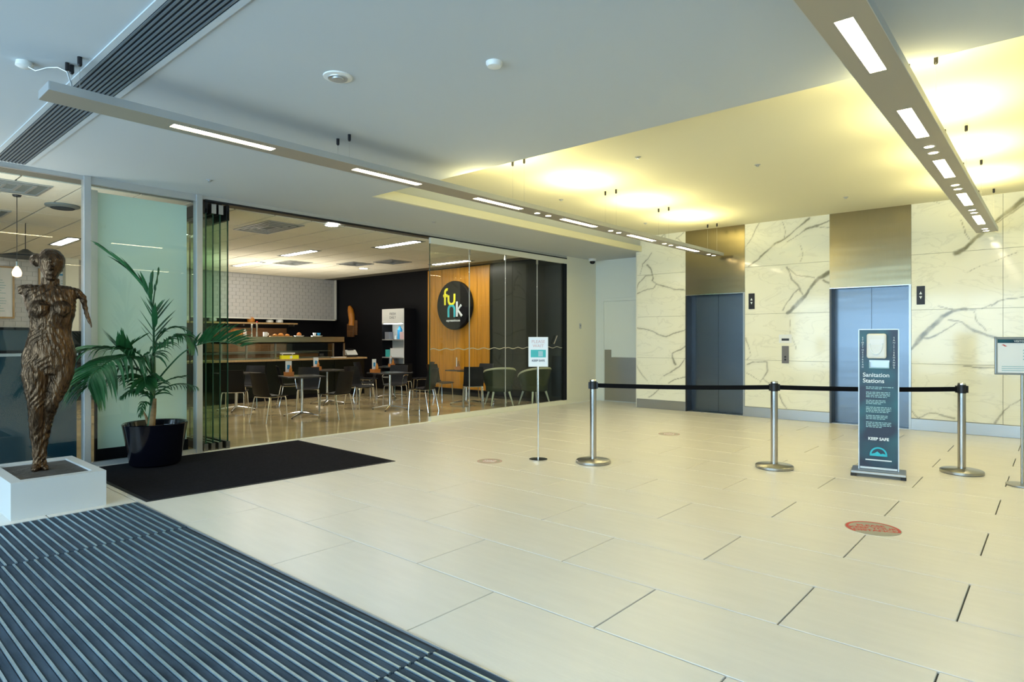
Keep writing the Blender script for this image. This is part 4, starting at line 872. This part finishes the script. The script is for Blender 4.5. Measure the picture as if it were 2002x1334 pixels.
# velvet armchairs
def make_arm():
    t=empty('velvet_armchair')
    n=24; vs=[];fs=[]; rows=[(0.27,.36,0),(.31,.50,0),(.34,.66,0),(.37,.80,0)]
    def ring(i,off):
        r,z,_=rows[i]; out=[]
        for k in range(n+1):
            a=math.radians(55+250*k/n); h=1-.42*min(1,abs(k-n/2)/(n/2))**2.2 if i else 1
            out.append(((r-off)*math.cos(a),(r-off)*math.sin(a)*1.0,.34+(z-.34)*h))
        return out
    for i in range(4): vs+=ring(i,0)
    for i in range(4): vs+=ring(i,.055)
    W=n+1
    for i in range(3):
        for k in range(n):
            a=i*W+k; b_=a+4*W; fs+=[(a,a+1,a+W+1,a+W),(b_+W,b_+W+1,b_+1,b_)]
    for k in range(n): a=3*W+k; b_=a+4*W; fs.append((a,a+1,b_+1,b_)); fs.append((k,k+4*W,k+1+4*W,k+1))
    for i in range(3):
        for k in (0,n): a=i*W+k; b_=a+4*W; fs.append((a,a+W,b_+W,b_))
    MB().add(vs,fs).build('back_shell','velvet',t,smooth=True)
    MB().tube([((ring(3,.027)[k][0]),ring(3,.027)[k][1],ring(3,.0)[k][2]+.006) for k in range(W)],.03,8).build('rim_roll','velvet_rim',t,smooth=True)
    MB().lathe([(.26,.30),(.29,.32),(.29,.43),(.27,.46),(.1,.475),(.01,.475)],32).build('seat_cushion','velvet',t,smooth=True)
    for sx,sy in ((.17,.17),(.17,-.17),(-.17,.17),(-.17,-.17)):
        MB().tube([(sx,sy,.32),(sx*1.45,sy*1.45,0)],[.026,.012],10).build('leg','leg_pale',t,smooth=True)
    return t
am=make_arm(); am.location=(-9.2,10.08,0); am.rotation_euler=(0,0,2.6); tag(am,'dark green velvet tub armchair with a pale rolled rim, left one','armchair','velvet armchairs')
o=copy_tree(am); o.location=(-8.66,10.64,0); o.rotation_euler=(0,0,2.9); tag(o,'dark green velvet tub armchair with a pale rolled rim, right one behind the white notice','armchair','velvet armchairs')
# framed menus, pendants
for i,(y0,y1) in enumerate(((2.2,3.08),(3.5,4.2))):
    t=thing('framed_menu',['timber framed white menu board at the far left edge','timber framed white menu board behind the bronze figure'][i],'menu board',(-17.0,y0,1.88),0,'framed menu boards')
    wd=y1-y0
    MB().box(0,.02,.03,wd-.03,.03,1.09).build('sheet','paper',t)
    MB().box(0,.035,0,.035,0,1.12).box(0,.035,wd-.035,wd,0,1.12).box(0,.035,.035,wd-.035,0,.035).box(0,.035,.035,wd-.035,1.085,1.12).build('frame','wood_pale',t)
    mb=MB(); rnd=random.Random(i)
    for c in range(2):
        for k in range(14):
            if k==6: continue
            mb.box(.0205,.0215,.1+c*wd*.45,.1+c*wd*.45+rnd.uniform(.12,.25),.15+k*.055,.162+k*.055)
    mb.build('print_lines','pale_print',t)
    MB().box(.0205,.0215,wd*.25,wd*.7,.99,1.03).build('heading_line','blue',t)
t=thing('pendant_lamp','bare glowing bulb hanging on a cord at far left of the cafe','pendant',(-9.9,1.82,0))
MB().tube([(0,0,3.262),(0,0,2.42)],.004,6).build('cord','dark_metal',t); MB().lathe([(.05,3.262),(.04,3.24)],16).build('ceiling_rose','dark_metal',t)
MB().lathe([(.018,2.42),(.02,2.36)],12).build('lamp_holder','chrome',t); MB().lathe([(.015,2.36),(.04,2.32),(.052,2.28),(.045,2.24),(.015,2.225)],16).build('bulb','bulb',t,smooth=True)
t=thing('pan_light','black shallow pendant shade behind the hanging bulb','pendant',(-12.2,2.35,0))
MB().lathe([(.03,2.85),(.1,2.80),(.33,2.74),(.34,2.72)],32).build('shade','dark_metal',t,smooth=True); MB().tube([(0,0,3.262),(0,0,2.84)],.006,6).build('rod','dark_metal',t)
# cafe ceiling fittings
for i,(x,y) in enumerate(TROF):
    t=thing('recessed_light',['recessed strip light above the first cafe table','recessed strip light nearest the glass front of the cafe','recessed strip light near the white brick bulkhead','recessed strip light before the timber wall','recessed strip light above the bronze figure head','recessed strip light behind the folded glass doors','recessed strip light at far left of the cafe'][i],'ceiling light',(x,y,3.262),0,'recessed strip lights in the cafe')
    MB().box(-.1,1.3,-.03,.0,-.006,0).box(-.1,1.3,.17,.2,-.006,0).box(-.1,.0,0,.17,-.006,0).box(1.2,1.3,0,.17,-.006,0).build('frame','vent',t)
    MB().box(0,1.2,0,.17,-.004,-.001).build('lamp','lamp_cool',t)
for i,(x,y) in enumerate(((-8.75,5.62),(-13.52,9.62))):
    t=thing('downlight',['bright round downlight just inside the open cafe front','bright round downlight near the black end wall'][i],'ceiling light',(x,y,3.262),0,'round cafe downlights')
    MB().lathe([(.13,0),(.125,-.008),(.1,-.006)],28,cap=False).build('ring','white',t); MB().lathe([(.1,-.001),(.1,-.006)],24).build('lamp','lamp_down',t)
for i,(x0,x1,y0,y1,l) in enumerate(((-10.3,-9.1,4.75,5.35,'square air diffuser behind the folded glass doors'),(-9.75,-9.0,.8,2.0,'grey ceiling grille at the top left of the cafe'),(-13.2,-12.5,8.6,9.2,'dark air diffuser near the black end wall'),(-12.2,-11.5,8.95,9.55,'dark air diffuser left of the timber wall'),(-14.2,-13.4,7.5,8.1,'air diffuser above the counter'),(-11.9,-11.2,1.0,2.0,'grey ceiling grille deeper in at the left of the cafe'))):
    t=thing('air_diffuser',l,'air vent',((x0+x1)/2,(y0+y1)/2,3.262),0,'cafe ceiling diffusers'); a,c=(x1-x0)/2,(y1-y0)/2
    MB().box(-a,a,-c,c,-.003,0).build('backing','void' if i in (2,3) else 'vent',t)
    for k in range(4):
        q=1-.22*k; MB().box(-a*q,a*q,-c*q,-c*q+.03,-.014,-.002).box(-a*q,a*q,c*q-.03,c*q,-.014,-.002).box(-a*q,-a*q+.03,-c*q+.03,c*q-.03,-.014,-.002).box(a*q-.03,a*q,-c*q+.03,c*q-.03,-.014,-.002).build('vane','alu',t)
t=thing('round_diffuser','dark round air diffuser in the cafe ceiling above the bronze figure','air vent',(-10.2,2.37,3.262))
MB().lathe([(.2,0),(.2,-.02),(.15,-.04)],28).build('rim','vent',t); MB().lathe([(.14,-.041),(.13,-.05)],24).build('core','void',t)

# added uplights that brighten the cafe: food display, back bar, low cabinet
t=thing('added_uplight_trough','added slim dark uplight trough on top of the food display','lamp',(CF-.39,7.7,TOPZ-.128))
MB().box(-.02,.02,-1.4,1.4,0,.02).build('trough','dark_metal',t)
area('added_cafe_uplight',(CF-.39,7.7,TOPZ-.1),(PI,0,0),.05,2.6,CUP,(1,.93,.76))
area('added_cafe_uplight',(-16.6,7.5,1.12),(PI,math.radians(-12),0),.05,3.0,CUP*.12,(1,.8,.5))
area('added_cafe_uplight',(FL-.5,.6,1.6),(PI,0,0),.1,1.6,CUP*.45,(1,.97,.9))
